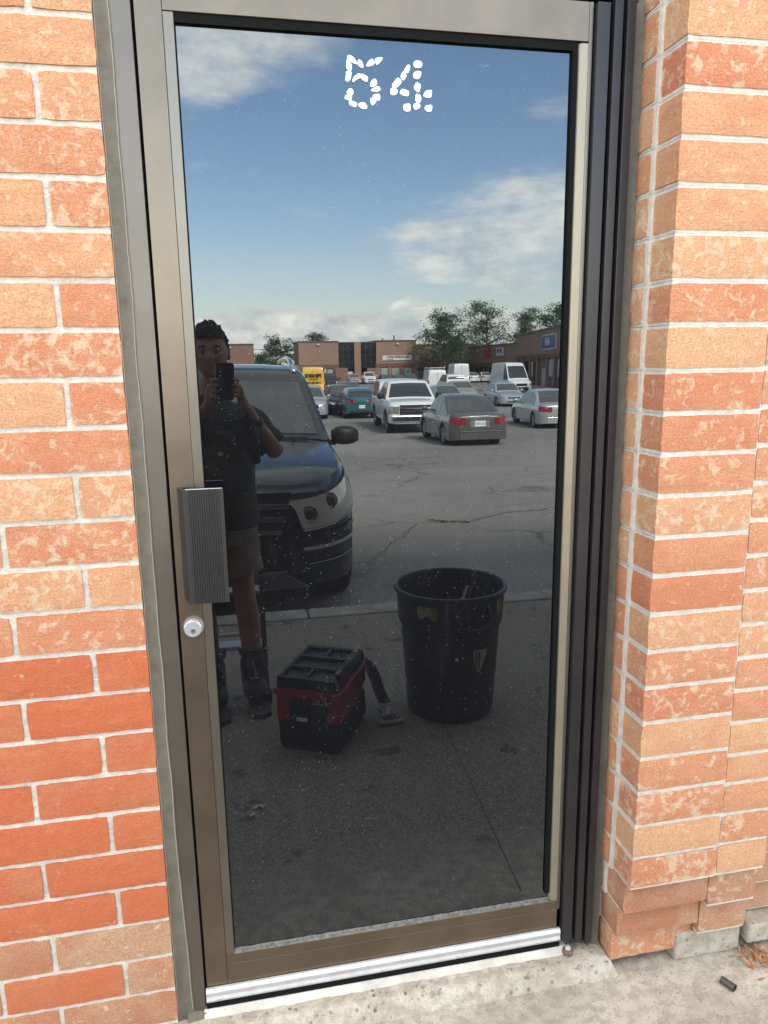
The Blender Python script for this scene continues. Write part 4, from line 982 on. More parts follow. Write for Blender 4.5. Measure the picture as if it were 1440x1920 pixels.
# ================================================================== THE BLACK SUV AT THE KERB
def near_suv():
    L, W, H = 5.05, 1.98, 1.80; h = L/2
    p = dict(L=L, W=W, wheels=(h-0.80, -h+1.05, 0.40), zb=0.25, shoulder=0.15, tumble=0.055, gap=0.05, ww=0.27, chin=0.02, spokes=7,
             top=[(-h, 1.0), (-h+0.4, 1.20), (0, 1.22), (h-1.32, 1.20), (h-0.75, 1.14), (h-0.28, 1.06), (h-0.07, 0.99), (h, 0.90)], round=(0.52, 0.50, 0.25, 0.30))
    c = Car('parked_suv', 'black SUV with its nose to the kerb, clear twin-round headlamp and chrome roof rail', p, PNV, (-0.115, 6.12, 180), None, 'suv')
    c.e.location.z = -0.285; c.e.scale = (1, 1, 1.062)
    c.cabin([(-h+0.05, 1.18), (-h+0.45, H-0.10), (-h+0.8, H-0.01), (0.05, H), (0.42, H-0.035), (0.62, H-0.12), (h-1.22, 1.19)], 1.19, W/2-0.235, wb=W/2-0.075,
            side=((-h+0.5, -h+1.3), (-h+1.36, -0.05), (0.02, 0.98)), screen=(0.66, h-1.27))
    c.seams((-0.02, h-1.28, -h+1.35), 0.36, 1.12); c.handles((-0.2, -h+1.6), 1.0)
    c.mirrors(h-1.62, 1.18, M_TRIM, 0.11, 0.25, 0.165)
    # bonnet: two creases and the shut line over the lamps
    for sg in (1, -1):
        MB().tube([(h-0.14, sg*0.43, 0.985+0.012), (h-0.5, sg*0.50, 1.105), (h-1.25, sg*0.60, 1.205)], 0.011, 6).build('bonnet_crease', PNV, c.e, smooth=True)
    # grille: black mouth, chrome bars, frame
    g = MB().prism([(h+0.001, -0.47, 0.95), (h+0.001, 0.47, 0.95), (h+0.001, 0.38, 0.62), (h+0.001, -0.38, 0.62)], (0.012, 0, 0)); g.build('grille', M_TRIM, c.e)
    for zz_, wd in ((0.865, 0.44), (0.775, 0.42), (0.685, 0.39)):
        for sg in (1, -1):
            MB().prism([(h+0.012, 0.11*sg, zz_-0.018), (h+0.012, wd*sg, zz_-0.024), (h+0.012, wd*sg, zz_+0.008), (h+0.012, 0.11*sg, zz_+0.018)], (0.028, 0, 0)).build('grille_bar', M_CHROME, c.e, bevel=0.003)
    MB().lathe([(0.100, 0.0), (0.100, 0.035), (0.088, 0.045), (0.085, 0.03), (0.001, 0.03)], (h+0.012, 0, 0.79), 28, 'x').build('grille_badge', M_CHROME, c.e, smooth=True, auto=40)
    for a in (90, 210, 330):
        r_ = math.radians(a); MB().tube([(h+0.05, 0, 0.79), (h+0.05, 0.09*math.cos(r_), 0.79+0.09*math.sin(r_))], 0.009, 5).build('badge_spoke', M_CHROME, c.e)
    # headlamps: lens following the corner, two round reflectors, amber outer strip
    lens = mat('lamp_glass', (0.52, 0.53, 0.50), 0.12, 0.25, coat=1.0)
    for sg in (1, -1):
        hl = c.patch('headlight', lens, h-0.44, h-0.003, 0.79, 1.035, 0.008, (sg,), 16, za2=0.685, zb2=0.885)[0]
        am = c.patch('amber_strip', M_AMBER, h-0.47, h-0.43, 0.81, 0.99, 0.010, (sg,), 3, za2=0.80, zb2=1.01)[0]
        for (yy, zz_, rr, xo) in ((0.600, 0.785, 0.066, -0.020), (0.760, 0.860, 0.062, -0.100)):
            ring = MB().lathe([(rr, -0.03), (rr, 0.012), (rr-0.010, 0.016), (rr-0.014, 0.0)], (h+xo, sg*yy, zz_), 28, 'x', cap=False).build('lamp_ring', M_CHROME, c.e, smooth=True, auto=40)
            MB().lathe([(rr-0.016, 0.0), (rr*0.7, 0.012), (rr*0.35, 0.020), (0.001, 0.022)], (h+xo, sg*yy, zz_), 24, 'x', cap=False).build('lamp_bowl', mat('lamp_dark', (0.05, 0.05, 0.05), 0.08, 0.4, coat=1.0), c.e, smooth=True)
        c.patch('lamp_trim', M_CHROME, h-0.40, h-0.004, 0.775, 0.792, 0.010, (sg,), 12, za2=0.665, zb2=0.682)
        c.patch('lamp_outline', M_TRIM, h-0.45, h-0.002, 1.035, 1.047, 0.006, (sg,), 14, za2=0.885, zb2=0.898)
        # bumper: shoulder, dark insert, chrome strip, lower line
        c.patch('bumper_shoulder', PNV, h-0.50, h-0.001, 0.655, 0.675, 0.020, (sg,), 14, za2=0.63, zb2=0.65)
        c.patch('bumper_insert', M_TRIM, h-0.34, h-0.006, 0.47, 0.60, 0.007, (sg,), 12)
        c.patch('chrome_strip', M_CHROME, h-0.36, h-0.004, 0.555, 0.580, 0.018, (sg,), 12, za2=0.53, zb2=0.555)
        c.patch('lower_line', M_RIM, h-0.33, h-0.01, 0.455, 0.463, 0.016, (sg,), 12, za2=0.43, zb2=0.438)
        MB().tube([(-h+0.75, sg*0.67, H-0.03), (-h+0.95, sg*0.665, H+0.035), (-0.25, sg*0.665, H+0.065), (0.10, sg*0.67, H+0.050), (0.36, sg*0.675, H-0.01), (0.50, sg*0.68, H-0.07)], 0.026, 8).build('roof_rail', M_CHROME, c.e, smooth=True)
    c.end('lower_intake', M_TRIM, True, -0.45, 0.45, 0.40, 0.60, 0.008)
    MB().prism([(h-0.02, -0.58, 0.26), (h-0.02, 0.58, 0.26), (h+0.01, 0.40, 0.385), (h+0.01, -0.40, 0.385)], (0.028, 0, 0)).build('skid_plate', mat('skid_plate', (0.20, 0.20, 0.19), 0.4, 0.6), c.e, bevel=0.006)
    c.end('skid_edge', M_RIM, True, -0.42, 0.42, 0.388, 0.396, 0.03)
    # wipers and cowl
    c.bx('cowl', M_TRIM, h-1.30, h-1.20, -0.72, 0.72, 1.185, 1.212)
    for y0, y1 in ((0.62, 0.02), (-0.02, -0.60)):
        MB().tube([(h-1.24, y0, 1.235), (h-1.30, (y0+y1)/2, 1.262), (h-1.32, y1, 1.262)], 0.011, 5).build('wiper', M_TRIM, c.e)
    MB().tube([(-0.55, 0.60, H), (-0.62, 0.60, H+0.07)], 0.012, 6).build('roof_aerial', M_TRIM, c.e)
    return c
near_suv()
# ================================================================== BIN, TOOL BOX, LADDER
M_BIN = mat('bin_plastic', (0.034, 0.039, 0.050), 0.42, var=0.25, scale=9, bump=0.12, bscale=25)
GZ = -0.035
bn = empty('rubbish_bin', (0.958, -1.575, GZ), 0, 'round dark plastic rubbish bin with tan reflection patches painted on, standing open on the walk', 'bin')
bp = [(0.196, 0.0), (0.207, 0.006), (0.211, 0.02), (0.237, 0.445), (0.239, 0.452), (0.249, 0.458), (0.251, 0.47), (0.257, 0.600), (0.259, 0.606), (0.268, 0.608), (0.2705, 0.614), (0.2705, 0.624), (0.267, 0.630), (0.258, 0.631), (0.252, 0.625), (0.249, 0.60), (0.232, 0.44), (0.203, 0.022), (0.001, 0.020)]
MB().lathe(bp, n=56, cap=False).build('body', M_BIN, bn, smooth=True, auto=35)
MB().lathe([(0.001, 0.001), (0.196, 0.001)], n=40, cap=False).build('base', M_BIN, bn)
def on_bin(a, z, r0=None):
    r = r0 or lerp([(0.02, 0.211), (0.445, 0.237), (0.47, 0.251), (0.60, 0.257)], z); a = math.radians(a)
    return Vector((r*math.cos(a), r*math.sin(a), z))
def bin_patch(nm, m, a0, a1, z0, z1, off=0.0015, poly=None, n=8):
    mb = MB(); vs = []; fs = []
    for k in range(n+1):
        u = k/n
        for q in range(3):
            v = q/2; zz_ = z0+(z1-z0)*v; aa = a0+(a1-a0)*u
            if poly: aa, zz_ = poly(u, v)
            pnt = on_bin(aa, zz_); nrm = Vector((pnt.x, pnt.y, 0)).normalized(); vs.append(pnt+nrm*off)
    for k in range(n):
        for q in range(2): a = k*3+q; fs.append((a, a+3, a+4, a+1))
    mb.add(vs, fs); return mb.build(nm, m, bn, smooth=True)
M_TANREFL = mat('tan_reflection', (0.30, 0.24, 0.16), 0.8, var=0.5, scale=40)  # tan reflections on the bin, painted as flat colour patches
M_PALEREFL = mat('pale_reflection', (0.42, 0.38, 0.30), 0.7, var=0.4, scale=60)
# angles: 90 degrees looks at the door (+y); the photo's left is 180
bin_patch('tan_reflection', M_TANREFL, 122, 142, 0.53, 0.585, poly=lambda u, v: (142-22*u, 0.585-(0.055+0.012*math.sin(u*9))*(1-v)))
bin_patch('tan_reflection', M_TANREFL, 40, 50, 0.52, 0.595)
bin_patch('tan_reflection', M_TANREFL, 26, 32, 0.51, 0.600)
bin_patch('tan_reflection', M_PALEREFL, 60, 78, 0.24, 0.35, poly=lambda u, v: (79-19*u, 0.37-0.005*u-(0.125-0.085*abs(2*u-0.9))*(1-v)), n=10)
bin_patch('reflection_gap', M_BIN, 70, 71.5, 0.27, 0.36, off=0.0022)
bin_patch('reflection_gap', M_BIN, 74, 75.5, 0.29, 0.37, off=0.0022)
bin_patch('pale_reflection', M_PALEREFL, 22, 31, 0.28, 0.40, poly=lambda u, v: (31-9*u, 0.40-0.14*(1-v)*(1-0.5*u)))
bin_patch('paint_splash', M_WHITEP, 97, 101, 0.325, 0.338, poly=lambda u, v: (101-5*u, 0.325+0.018*v*math.sin(3.0*u+0.2)))
bin_patch('paint_splash', M_WHITEP, 91, 93.5, 0.335, 0.342)
# handles: recessed grips with a rolled bar
for a in (82, 262):
    r0 = 0.252
    pts = [on_bin(a+d, z_, r0+o_) for d, z_, o_ in ((18, 0.575, -0.002), (17, 0.53, 0.018), (14, 0.492, 0.026), (0, 0.478, 0.030), (-14, 0.492, 0.026), (-17, 0.53, 0.018), (-18, 0.575, -0.002))]
    MB().tube(pts, 0.011, 8).build('handle', M_BIN, bn, smooth=True)
# metal frame inside
MB().box(-0.006, 0.006, -0.15, 0.15, -0.01, 0.01).build('inner_bar', M_ALU, None)
bpy.data.objects.remove(bpy.data.objects['inner_bar'])
fr_ = empty('metal_scrap', (0.99, -1.62, GZ+0.05), 0, 'thin aluminium offcut leaning inside the bin, its tip above the far wall', 'offcut')
MB().tube([(-0.13, 0.10, 0.02), (0.075, -0.02, 0.535)], 0.006, 4).build('strip', M_ALU, fr_)
MB().prism([(0.075, -0.02, 0.535), (0.080, -0.02, 0.535), (0.095, -0.02, 0.20), (-0.10, 0.05, 0.10)], (0.0, -0.004, 0)).build('sheet', mat('dull_sheet', (0.10, 0.10, 0.10), 0.5, 0.5), fr_)
# ---- tool box vacuum
tb = empty('toolbox_vacuum', (0.316, -1.440, GZ), math.radians(27), 'red and black boxy jobsite vacuum with ribbed lid, on the walk left of the bin', 'vacuum')
tb.scale = (1.10, 1.10, 1.22)
M_TR = mat('tool_red', (0.30, 0.012, 0.014), 0.42, coat=0.2); M_TK = mat('tool_black', (0.016, 0.017, 0.020), 0.5, var=0.2, scale=30); M_TG = mat('tool_grey', (0.045, 0.05, 0.06), 0.5)
wx, wy = 0.132, 0.172
MB().prism([(-wx+.012, wy-0.004, 0.004), (wx-.012, wy-0.004, 0.004), (wx, wy-0.02, 0.02), (wx, wy+0.0, 0.13), (-wx, wy+0.0, 0.13), (-wx, wy-0.02, 0.02)], (0, -2*wy+0.01, 0)).build('tank', M_TK, tb, bevel=0.010)
MB().prism([(wx+0.001, wy+0.001, 0.215), (wx+0.001, -wy, 0.215), (wx+0.001, -wy, 0.150), (wx+0.001, -0.06, 0.135), (wx+0.001, 0.02, 0.115), (wx+0.001, wy+0.001, 0.115)], (-2*wx-0.002, 0, 0)).build('red_shell', M_TR, tb, bevel=0.006)
BX('front_recess', M_TK, -wx+0.055, wx-0.050, wy-0.01, wy+0.006, 0.120, 0.205, tb, 0.004)
BX('red_rim', M_TR, -wx-0.008, wx+0.008, -wy, wy+0.012, 0.2155, 0.2375, tb, 0.005)
BX('latch', M_TR, -0.038, 0.030, wy+0.012, wy+0.022, 0.218, 0.248, tb, 0.003)
BX('lid', M_TK, -wx+0.004, wx-0.004, -wy-0.004, wy+0.002, 0.238, 0.268, tb, 0.006)
# lid ribs leave four wells
for (a0, a1, b0, b1) in ((-wx+0.006, wx-0.006, wy-0.022, wy), (-wx+0.006, wx-0.006, -wy, -wy+0.024), (-wx+0.006, -wx+0.022, -wy+0.025, wy-0.023), (wx-0.046, wx-0.006, -wy+0.025, wy-0.023),
                         (-wx+0.023, wx-0.047, 0.035, 0.062), (-wx+0.023, wx-0.047, -0.070, -0.044), (-0.020, -0.004, 0.063, wy-0.023), (-0.020, -0.004, -wy+0.025, -0.071)):
    BX('lid_rib', M_TK, a0, a1, b0, b1, 0.2685, 0.281, tb, 0.003)
MB().tube([(wx-0.016, -wy+0.03, 0.287), (wx-0.016, wy-0.03, 0.287)], 0.009, 8).build('carry_bar', M_TK, tb, smooth=True)
for yy in (wy-0.055, -wy+0.06): BX('red_clip', M_TR, wx-0.028, wx-0.010, yy-0.022, yy+0.022, 0.290, 0.299, tb, 0.002)
text('lettering', 'FUEL', 0.030, M_ALU, tb, (0.055, wy+0.0125, 0.203), (math.pi/2, 0, math.pi), extrude=0.0008)
BX('drain_plug', M_VOID, 0.05, 0.078, wy-0.004, wy+0.003, 0.03, 0.056, tb, 0.004)
BX('white_label', M_PLATE, -0.045, 0.0, wy-0.002, wy+0.0075, 0.122, 0.136, tb)
# hose and nozzle on its far side
M_HOSE = mat('hose', (0.065, 0.07, 0.078), 0.5)
hs_ = []
pth = [(0.470, -1.570, 0.215), (0.530, -1.590, 0.225), (0.575, -1.595, 0.17), (0.600, -1.585, 0.09), (0.615, -1.565, 0.045), (0.630, -1.535, 0.020)]
def cat_rom(P_, n=9):
    P_ = [Vector(q) for q in P_]; out = []
    for i in range(len(P_)-1):
        p0 = P_[max(i-1, 0)]; p1 = P_[i]; p2 = P_[i+1]; p3 = P_[min(i+2, len(P_)-1)]
        for k in range(n):
            t_ = k/n; out.append(0.5*((2*p1)+(p2-p0)*t_+(2*p0-5*p1+4*p2-p3)*t_*t_+(3*p1-p0-3*p2+p3)*t_**3))
    out.append(P_[-1]); return out
hp = cat_rom(pth, 12)
hz = empty('hose_nozzle', (0.62, -1.50, GZ), 0, 'grey corrugated hose ending in a flat nozzle on the walk between vacuum and bin', 'vacuum hose')
o = MB().tube(hp, [0.026+0.003*(k % 2) for k in range(len(hp))], 12).build('hose', M_HOSE, None, smooth=True, auto=30); P(o, hz)
o = MB().loft([[(0.612+math.cos(a)*0.024, -1.548, 0.0+0.026*math.sin(a)) for a in [i*math.pi/6 for i in range(12)]], [(0.628+math.cos(a)*0.028, -1.50, 0.004+0.026*math.sin(a)) for a in [i*math.pi/6 for i in range(12)]],
               [(0.635+math.cos(a)*0.045, -1.455, -0.008+0.018*math.sin(a)) for a in [i*math.pi/6 for i in range(12)]]]).build('nozzle', mat('nozzle_plastic', (0.22, 0.225, 0.24), 0.35), None, smooth=True, auto=50); P(o, hz)
P(BX('nozzle_head', mat('nozzle_plastic', (0, 0, 0)), 0.575, 0.690, -1.468, -1.425, GZ+0.002, GZ+0.020, None, 0.006), hz)
P(BX('nozzle_collar', M_ALU, 0.598, 0.650, -1.535, -1.515, 0.018, 0.034, None, 0.004), hz)
# ---- step ladder behind the person
ld = empty('step_ladder', (-0.18, -2.05, GZ), 0, 'folding step ladder with pale aluminium steps standing behind the photographer', 'ladder')
M_RAIL = mat('ladder_rail', (0.10, 0.085, 0.07), 0.5)
for sx in (0.255, -0.255):
    MB().loft([[(sx-0.011+dx_, 0.235-0.24*k+dy_, 0.01+0.80*k) for dx_, dy_ in ((0, -0.022), (0.022*k*0+0.022, -0.022), (0.022, 0.022), (0, 0.022))] for k in (0, 1)]).build('front_rail', M_RAIL, ld)
    MB().loft([[(sx-0.011+dx_, -0.25+0.22*k+dy_, 0.01+0.79*k) for dx_, dy_ in ((0, -0.014), (0.020, -0.014), (0.020, 0.014), (0, 0.014))] for k in (0, 1)]).build('rear_rail', M_RAIL, ld)
    BX('rubber_foot', M_RUBBER, sx-0.018, sx+0.022, 0.205, 0.262, 0.0, 0.055, ld, 0.004)
    BX('rubber_foot', M_RUBBER, sx-0.018, sx+0.020, -0.278, -0.232, 0.0, 0.04, ld, 0.004)
for zz_ in (0.27, 0.53, 0.79):
    yy = 0.235-0.30*zz_; BX('step', mat('step_aluminium', (0.60, 0.61, 0.60), 0.4, 0.5), -0.243, 0.243, yy-0.045, yy+0.045, zz_, zz_+0.022, ld, 0.003)
for zz_ in (0.21, 0.60): MB().tube([(-0.245, -0.25+0.275*zz_, zz_), (0.245, -0.25+0.275*zz_, zz_)], 0.011, 6).build('rear_brace', M_ALU, ld)
# ================================================================== THE PHOTOGRAPHER
M_SKIN = mat('skin', (0.33, 0.18, 0.12), 0.55, var=0.12, scale=14)
M_SHIRT = mat('dark_green_tshirt', (0.048, 0.056, 0.044), 0.9, var=0.25, scale=10, bump=0.5, bscale=300)
M_SHORT = mat('olive_shorts', (0.21, 0.18, 0.13), 0.9, var=0.2, scale=12, bump=0.4, bscale=260)
M_LIT0 = mat('pale_print', (0.5, 0.5, 0.48), 0.8)
M_HAIR = mat('dark_hair', (0.014, 0.011, 0.010), 0.7)
M_BOOT = mat('work_boot', (0.030, 0.028, 0.028), 0.7, var=0.3, scale=30)
M_SOLE = mat('boot_sole', (0.06, 0.055, 0.045), 0.8)
per = empty('person', (-0.13, -1.86, GZ), 0, 'man in dark T-shirt, olive shorts and work boots photographing the door with a raised phone', 'person')
POFF = Vector((-0.13, -1.86, GZ))
def skin_mesh(name, verts, edges, radii, root=0, sub=2):
    me = bpy.data.meshes.new(name); me.from_pydata([Vector(v)-POFF for v in verts], edges, []); me.update()
    o = bpy.data.objects.new(name, me); C.objects.link(o)
    o.modifiers.new('skin', 'SKIN'); 
    sv = me.skin_vertices[0].data if me.skin_vertices else None
    if sv is None:
        bm = bmesh.new(); bm.from_mesh(me); bm.verts.layers.skin.verify(); bm.to_mesh(me); bm.free(); sv = me.skin_vertices[0].data
    for i, r in enumerate(radii): sv[i].radius = r if isinstance(r, tuple) else (r, r); sv[i].use_root = (i == root)
    o.modifiers['skin'].use_smooth_shade = True
    s_ = o.modifiers.new('sub', 'SUBSURF'); s_.levels = sub; s_.render_levels = sub
    bpy.context.view_layer.update(); dg = bpy.context.evaluated_depsgraph_get()
    m2 = bpy.data.meshes.new_from_object(o.evaluated_get(dg)); bpy.data.objects.remove(o); return m2
def merge(meshes, name, m, parent, voxel=None, smooth=True, sm=0):
    bm = bmesh.new()
    for q in meshes: bm.from_mesh(q)
    me = bpy.data.meshes.new(name); bm.to_mesh(me); bm.free(); me.materials.clear(); me.materials.append(m)
    me.polygons.foreach_set('material_index', [0]*len(me.polygons))
    o = bpy.data.objects.new(name, me); C.objects.link(o)
    if voxel:
        r = o.modifiers.new('remesh', 'REMESH'); r.mode = 'VOXEL'; r.voxel_size = voxel; r.use_smooth_shade = True
        if sm: k = o.modifiers.new('smooth', 'SMOOTH'); k.iterations = sm; k.factor = 0.5
        bpy.context.view_layer.update(); m2 = bpy.data.meshes.new_from_object(o.evaluated_get(bpy.context.evaluated_depsgraph_get()))
        o.modifiers.clear(); o.data = m2; m2.name = name
    o.data.polygons.foreach_set('use_smooth', [True]*len(o.data.polygons)); o.parent = parent
    return o
HC = Vector((-0.105, -1.835, 1.685))
def head_mesh():
    bm = bmesh.new(); bmesh.ops.create_uvsphere(bm, u_segments=48, v_segments=36, radius=1)
    for v in bm.verts:
        x, y, z = v.co
        # y>0 is the face side
        k = 1.0-0.24*max(0, -z-0.1)*(1.0)          # jaw narrows
        px = x*0.078*k; pz = z*0.122; py = y*(0.100 if y < 0 else 0.094)
        if z < -0.2: py = py*(1-0.10*(-z-0.2))+0.012*(-z-0.2)
        if y > 0.2:
            f = (y-0.2)/0.8
            g_ = lambda cx, cz, sx, sz: math.exp(-((x-cx)/sx)**2-((z-cz)/sz)**2)
            py += f*(0.026*g_(0, -0.17, 0.15, 0.14)+0.016*g_(0, 0.02, 0.10, 0.18)+0.007*g_(0, 0.22, 0.6, 0.09)
                     -0.014*g_(0.38, 0.05, 0.20, 0.10)-0.014*g_(-0.38, 0.05, 0.20, 0.10)+0.008*g_(0, -0.46, 0.24, 0.06)+0.005*g_(0, -0.55, 0.2, 0.05)-0.004*g_(0, -0.505, 0.26, 0.018)
                     +0.012*g_(0, -0.82, 0.28, 0.16)+0.006*g_(0.52, -0.15, 0.25, 0.2)+0.006*g_(-0.52, -0.15, 0.25, 0.2))
        v.co = HC-POFF+Vector((px, py, pz))
    for sg in (1, -1):    # ears
        r_ = bmesh.ops.create_uvsphere(bm, u_segments=12, v_segments=10, radius=1)
        for v in r_['verts']:
            x, y, z = v.co; v.co = HC-POFF+Vector((sg*0.080+x*0.010+sg*0.004*abs(z), -0.012+y*0.018, 0.0+z*0.032))
    me = bpy.data.meshes.new('head'); bm.to_mesh(me); bm.free(); return me
# body: one skin-coloured figure, pelvis first
V = {'pel': (-.130, -1.87, .93), 'spi': (-.130, -1.885, 1.10), 'che': (-.125, -1.885, 1.30), 'up': (-.125, -1.88, 1.42), 'nek': (-.118, -1.870, 1.515), 'hed': (-.108, -1.850, 1.60),
     'shr': (.035, -1.885, 1.405), 'elr': (.185, -1.845, 1.205), 'wrr': (.062, -1.725, 1.405), 'har': (.032, -1.690, 1.462),
     'shl': (-.285, -1.885, 1.405), 'ell': (-.395, -1.845, 1.20), 'wrl': (-.185, -1.730, 1.395), 'hal': (-.128, -1.692, 1.450),
     'hpr': (-.045, -1.87, .87), 'knr': (-.010, -1.845, .50), 'mcr': (.004, -1.875, .36), 'anr': (.010, -1.845, .10), 'tor': (.028, -1.735, .035),
     'hpl': (-.215, -1.87, .87), 'knl': (-.215, -1.835, .50), 'mcl': (-.205, -1.870, .36), 'anl': (-.185, -1.815, .10), 'tol': (-.165, -1.700, .035)}
K = list(V); E = [('pel', 'spi'), ('spi', 'che'), ('che', 'up'), ('up', 'nek'), ('nek', 'hed'), ('up', 'shr'), ('shr', 'elr'), ('elr', 'wrr'), ('wrr', 'har'), ('up', 'shl'), ('shl', 'ell'), ('ell', 'wrl'), ('wrl', 'hal'),
     ('pel', 'hpr'), ('hpr', 'knr'), ('knr', 'mcr'), ('mcr', 'anr'), ('anr', 'tor'), ('pel', 'hpl'), ('hpl', 'knl'), ('knl', 'mcl'), ('mcl', 'anl'), ('anl', 'tol')]
Rr = {'pel': (.115, .085), 'spi': (.100, .075), 'che': (.110, .080), 'up': (.085, .065), 'nek': .058, 'hed': .060, 'shr': .046, 'elr': .046, 'wrr': .029, 'har': .027, 'shl': .046, 'ell': .046, 'wrl': .029, 'hal': .027,
      'hpr': .070, 'knr': .058, 'mcr': .062, 'anr': .040, 'tor': .028, 'hpl': .070, 'knl': .058, 'mcl': .062, 'anl': .040, 'tol': .028}
bm_ = skin_mesh('b', [V[k] for k in K], [(K.index(a), K.index(b2)) for a, b2 in E], [Rr[k] for k in K])
# hands: palm plus five fingers closed round the phone, which stands in the camera's own plane
PHC = CAM+CR*(-0.040)+CU*(-0.072)-CF*0.0075          # centre of the phone body
def ph(a, b2, c): return PHC+CR*a+CU*b2+CF*c          # a across, b up, c towards the door
def finger(pts, rr): return skin_mesh('f', pts, [(i, i+1) for i in range(len(pts)-1)], rr, 0, 2)
parts = [bm_, head_mesh()]
for sg, hk, wk in ((1, 'har', 'wrr'), (-1, 'hal', 'wrl')):
    H0 = Vector(V[hk]); W0 = Vector(V[wk])
    # palm block
    parts.append(skin_mesh('p', [W0, H0+Vector((sg*0.006, 0, -0.012)), ph(sg*0.060, -0.010, -0.012), ph(sg*0.062, -0.055, -0.010), ph(sg*0.060, -0.085, -0.014)], [(0, 1), (1, 2), (1, 3), (1, 4)], [.027, (.026, .022), (.015, .013), (.016, .013), (.014, .013)], 1))
    for j, (b0, ln) in enumerate(((0.012, 1.0), (-0.013, 1.06), (-0.037, 1.0), (-0.060, 0.82))):
        k = 0.046
        parts.append(finger([ph(sg*0.060, b0-0.010, -0.014), ph(sg*0.0555, b0-0.002, 0.006), ph(sg*(0.0545-0.016*ln), b0+0.001, 0.0165), ph(sg*(0.0545-0.030*ln), b0-0.001, 0.0155)], [.0100, .0098, .0090, .0075]))
    parts.append(finger([ph(sg*0.060, -0.060, -0.022), ph(sg*0.052, -0.028, -0.026), ph(sg*0.034, 0.000, -0.0185), ph(sg*0.020, 0.020, -0.0165)], [.014, .012, .0105, .0085]))
body = merge(parts, 'body', M_SKIN, per, voxel=0.0045, sm=2)
# eyes and brows
for sg in (1, -1):
    e_ = HC-POFF+Vector((sg*0.030, 0.0735, 0.006))
    bm = bmesh.new(); bmesh.ops.create_uvsphere(bm, u_segments=16, v_segments=12, radius=0.0112); me = bpy.data.meshes.new('eye'); bm.to_mesh(me); bm.free()
    me.materials.append(mat('eye_white', (0.12, 0.10, 0.09), 0.35)); o = bpy.data.objects.new('eye', me); C.objects.link(o); o.parent = per; o.location = e_
    MB().lathe([(0.006, 0.0), (0.004, 0.0015), (0.0005, 0.002)], tuple(e_+Vector((0, 0.0106, -0.003))), 12, 'y').build('iris', mat('iris', (0.03, 0.018, 0.01), 0.2), per)
    MB().tube([e_+Vector((-0.018*1, 0.014, 0.020)), e_+Vector((0, 0.020, 0.026)), e_+Vector((0.018, 0.014, 0.020))], [0.003, 0.005, 0.003], 6).build('eyebrow', M_HAIR, per, smooth=True)
# hair: cap of short tousled locks
hm = bmesh.new(); bmesh.ops.create_uvsphere(hm, u_segments=72, v_segments=48, radius=1)
kill = []
for v in hm.verts:
    x, y, z = v.co
    line = (0.46 if y > 0.35 else (0.46-(0.35-y)*1.05 if y > -0.5 else -0.35))+0.10*noise.noise(Vector((x*9, y*9, 4)))
    if z < max(line, -0.45): kill.append(v); continue
    n_ = noise.noise(Vector((x*5, y*5, z*5)))+0.7*noise.noise(Vector((x*13, y*13, z*13)))+0.45*noise.noise(Vector((x*28, y*28, z*28)))
    k = 1.085+0.07*max(0, z)+0.11*n_
    v.co = HC-POFF+Vector((x*0.079*k, y*(0.100 if y < 0 else 0.095)*k, z*0.122*k+0.004))
bmesh.ops.delete(hm, geom=kill, context='VERTS'); me = bpy.data.meshes.new('hair'); hm.to_mesh(me); hm.free(); me.materials.append(M_HAIR); me.polygons.foreach_set('use_smooth', [True]*len(me.polygons))
o = bpy.data.objects.new('hair', me); C.objects.link(o); o.parent = per; sd_ = o.modifiers.new('thick', 'SOLIDIFY'); sd_.thickness = 0.012; sd_.offset = -1
# stubble shadow of a short beard
# shirt
def tmp_mesh(mb):
    me = bpy.data.meshes.new('m'); me.from_pydata([Vector(q)-POFF for q in mb.v], [], mb.f); bm = bmesh.new(); bm.from_mesh(me); bmesh.ops.recalc_face_normals(bm, faces=bm.faces); bm.to_mesh(me); bm.free(); return me
def ering(cx, cy, z, rx, ry, n=28, e=1.0, tilt=0.0):
    return [(cx+rx*math.copysign(abs(math.cos(a))**e, math.cos(a)), cy+ry*math.copysign(abs(math.sin(a))**e, math.sin(a)), z+tilt*math.cos(a)) for a in [2*math.pi*k/n for k in range(n)]]
mb = MB(); mb.loft([ering(-.128, -1.872, z, rx, ry, e=.85) for z, rx, ry in ((.872, .205, .140), (.88, .208, .143), (.97, .204, .140), (1.08, .197, .136), (1.20, .203, .140), (1.32, .208, .142), (1.39, .200, .128), (1.435, .165, .105), (1.465, .110, .085), (1.49, .078, .075), (1.505, .066, .068))])
sl1 = MB().tube([(.01, -1.882, 1.385), (.07, -1.880, 1.355), (.115, -1.872, 1.300), (.158, -1.862, 1.245)], [.080, .080, .076, .074], 18)
sl2 = MB().tube([(-.26, -1.882, 1.385), (-.32, -1.880, 1.355), (-.350, -1.872, 1.300), (-.378, -1.862, 1.245)], [.080, .080, .076, .074], 18)
sh = [tmp_mesh(mb), tmp_mesh(sl1), tmp_mesh(sl2)]
sho = merge(sh, 'tshirt', M_SHIRT, per, voxel=0.008, sm=3)
for v in sho.data.vertices:
    q = v.co; f = noise.noise(Vector((q.x*9, q.y*9, q.z*16)))+0.5*noise.noise(Vector((q.x*22, q.y*20, q.z*34))); v.co = q+v.normal*0.007*f
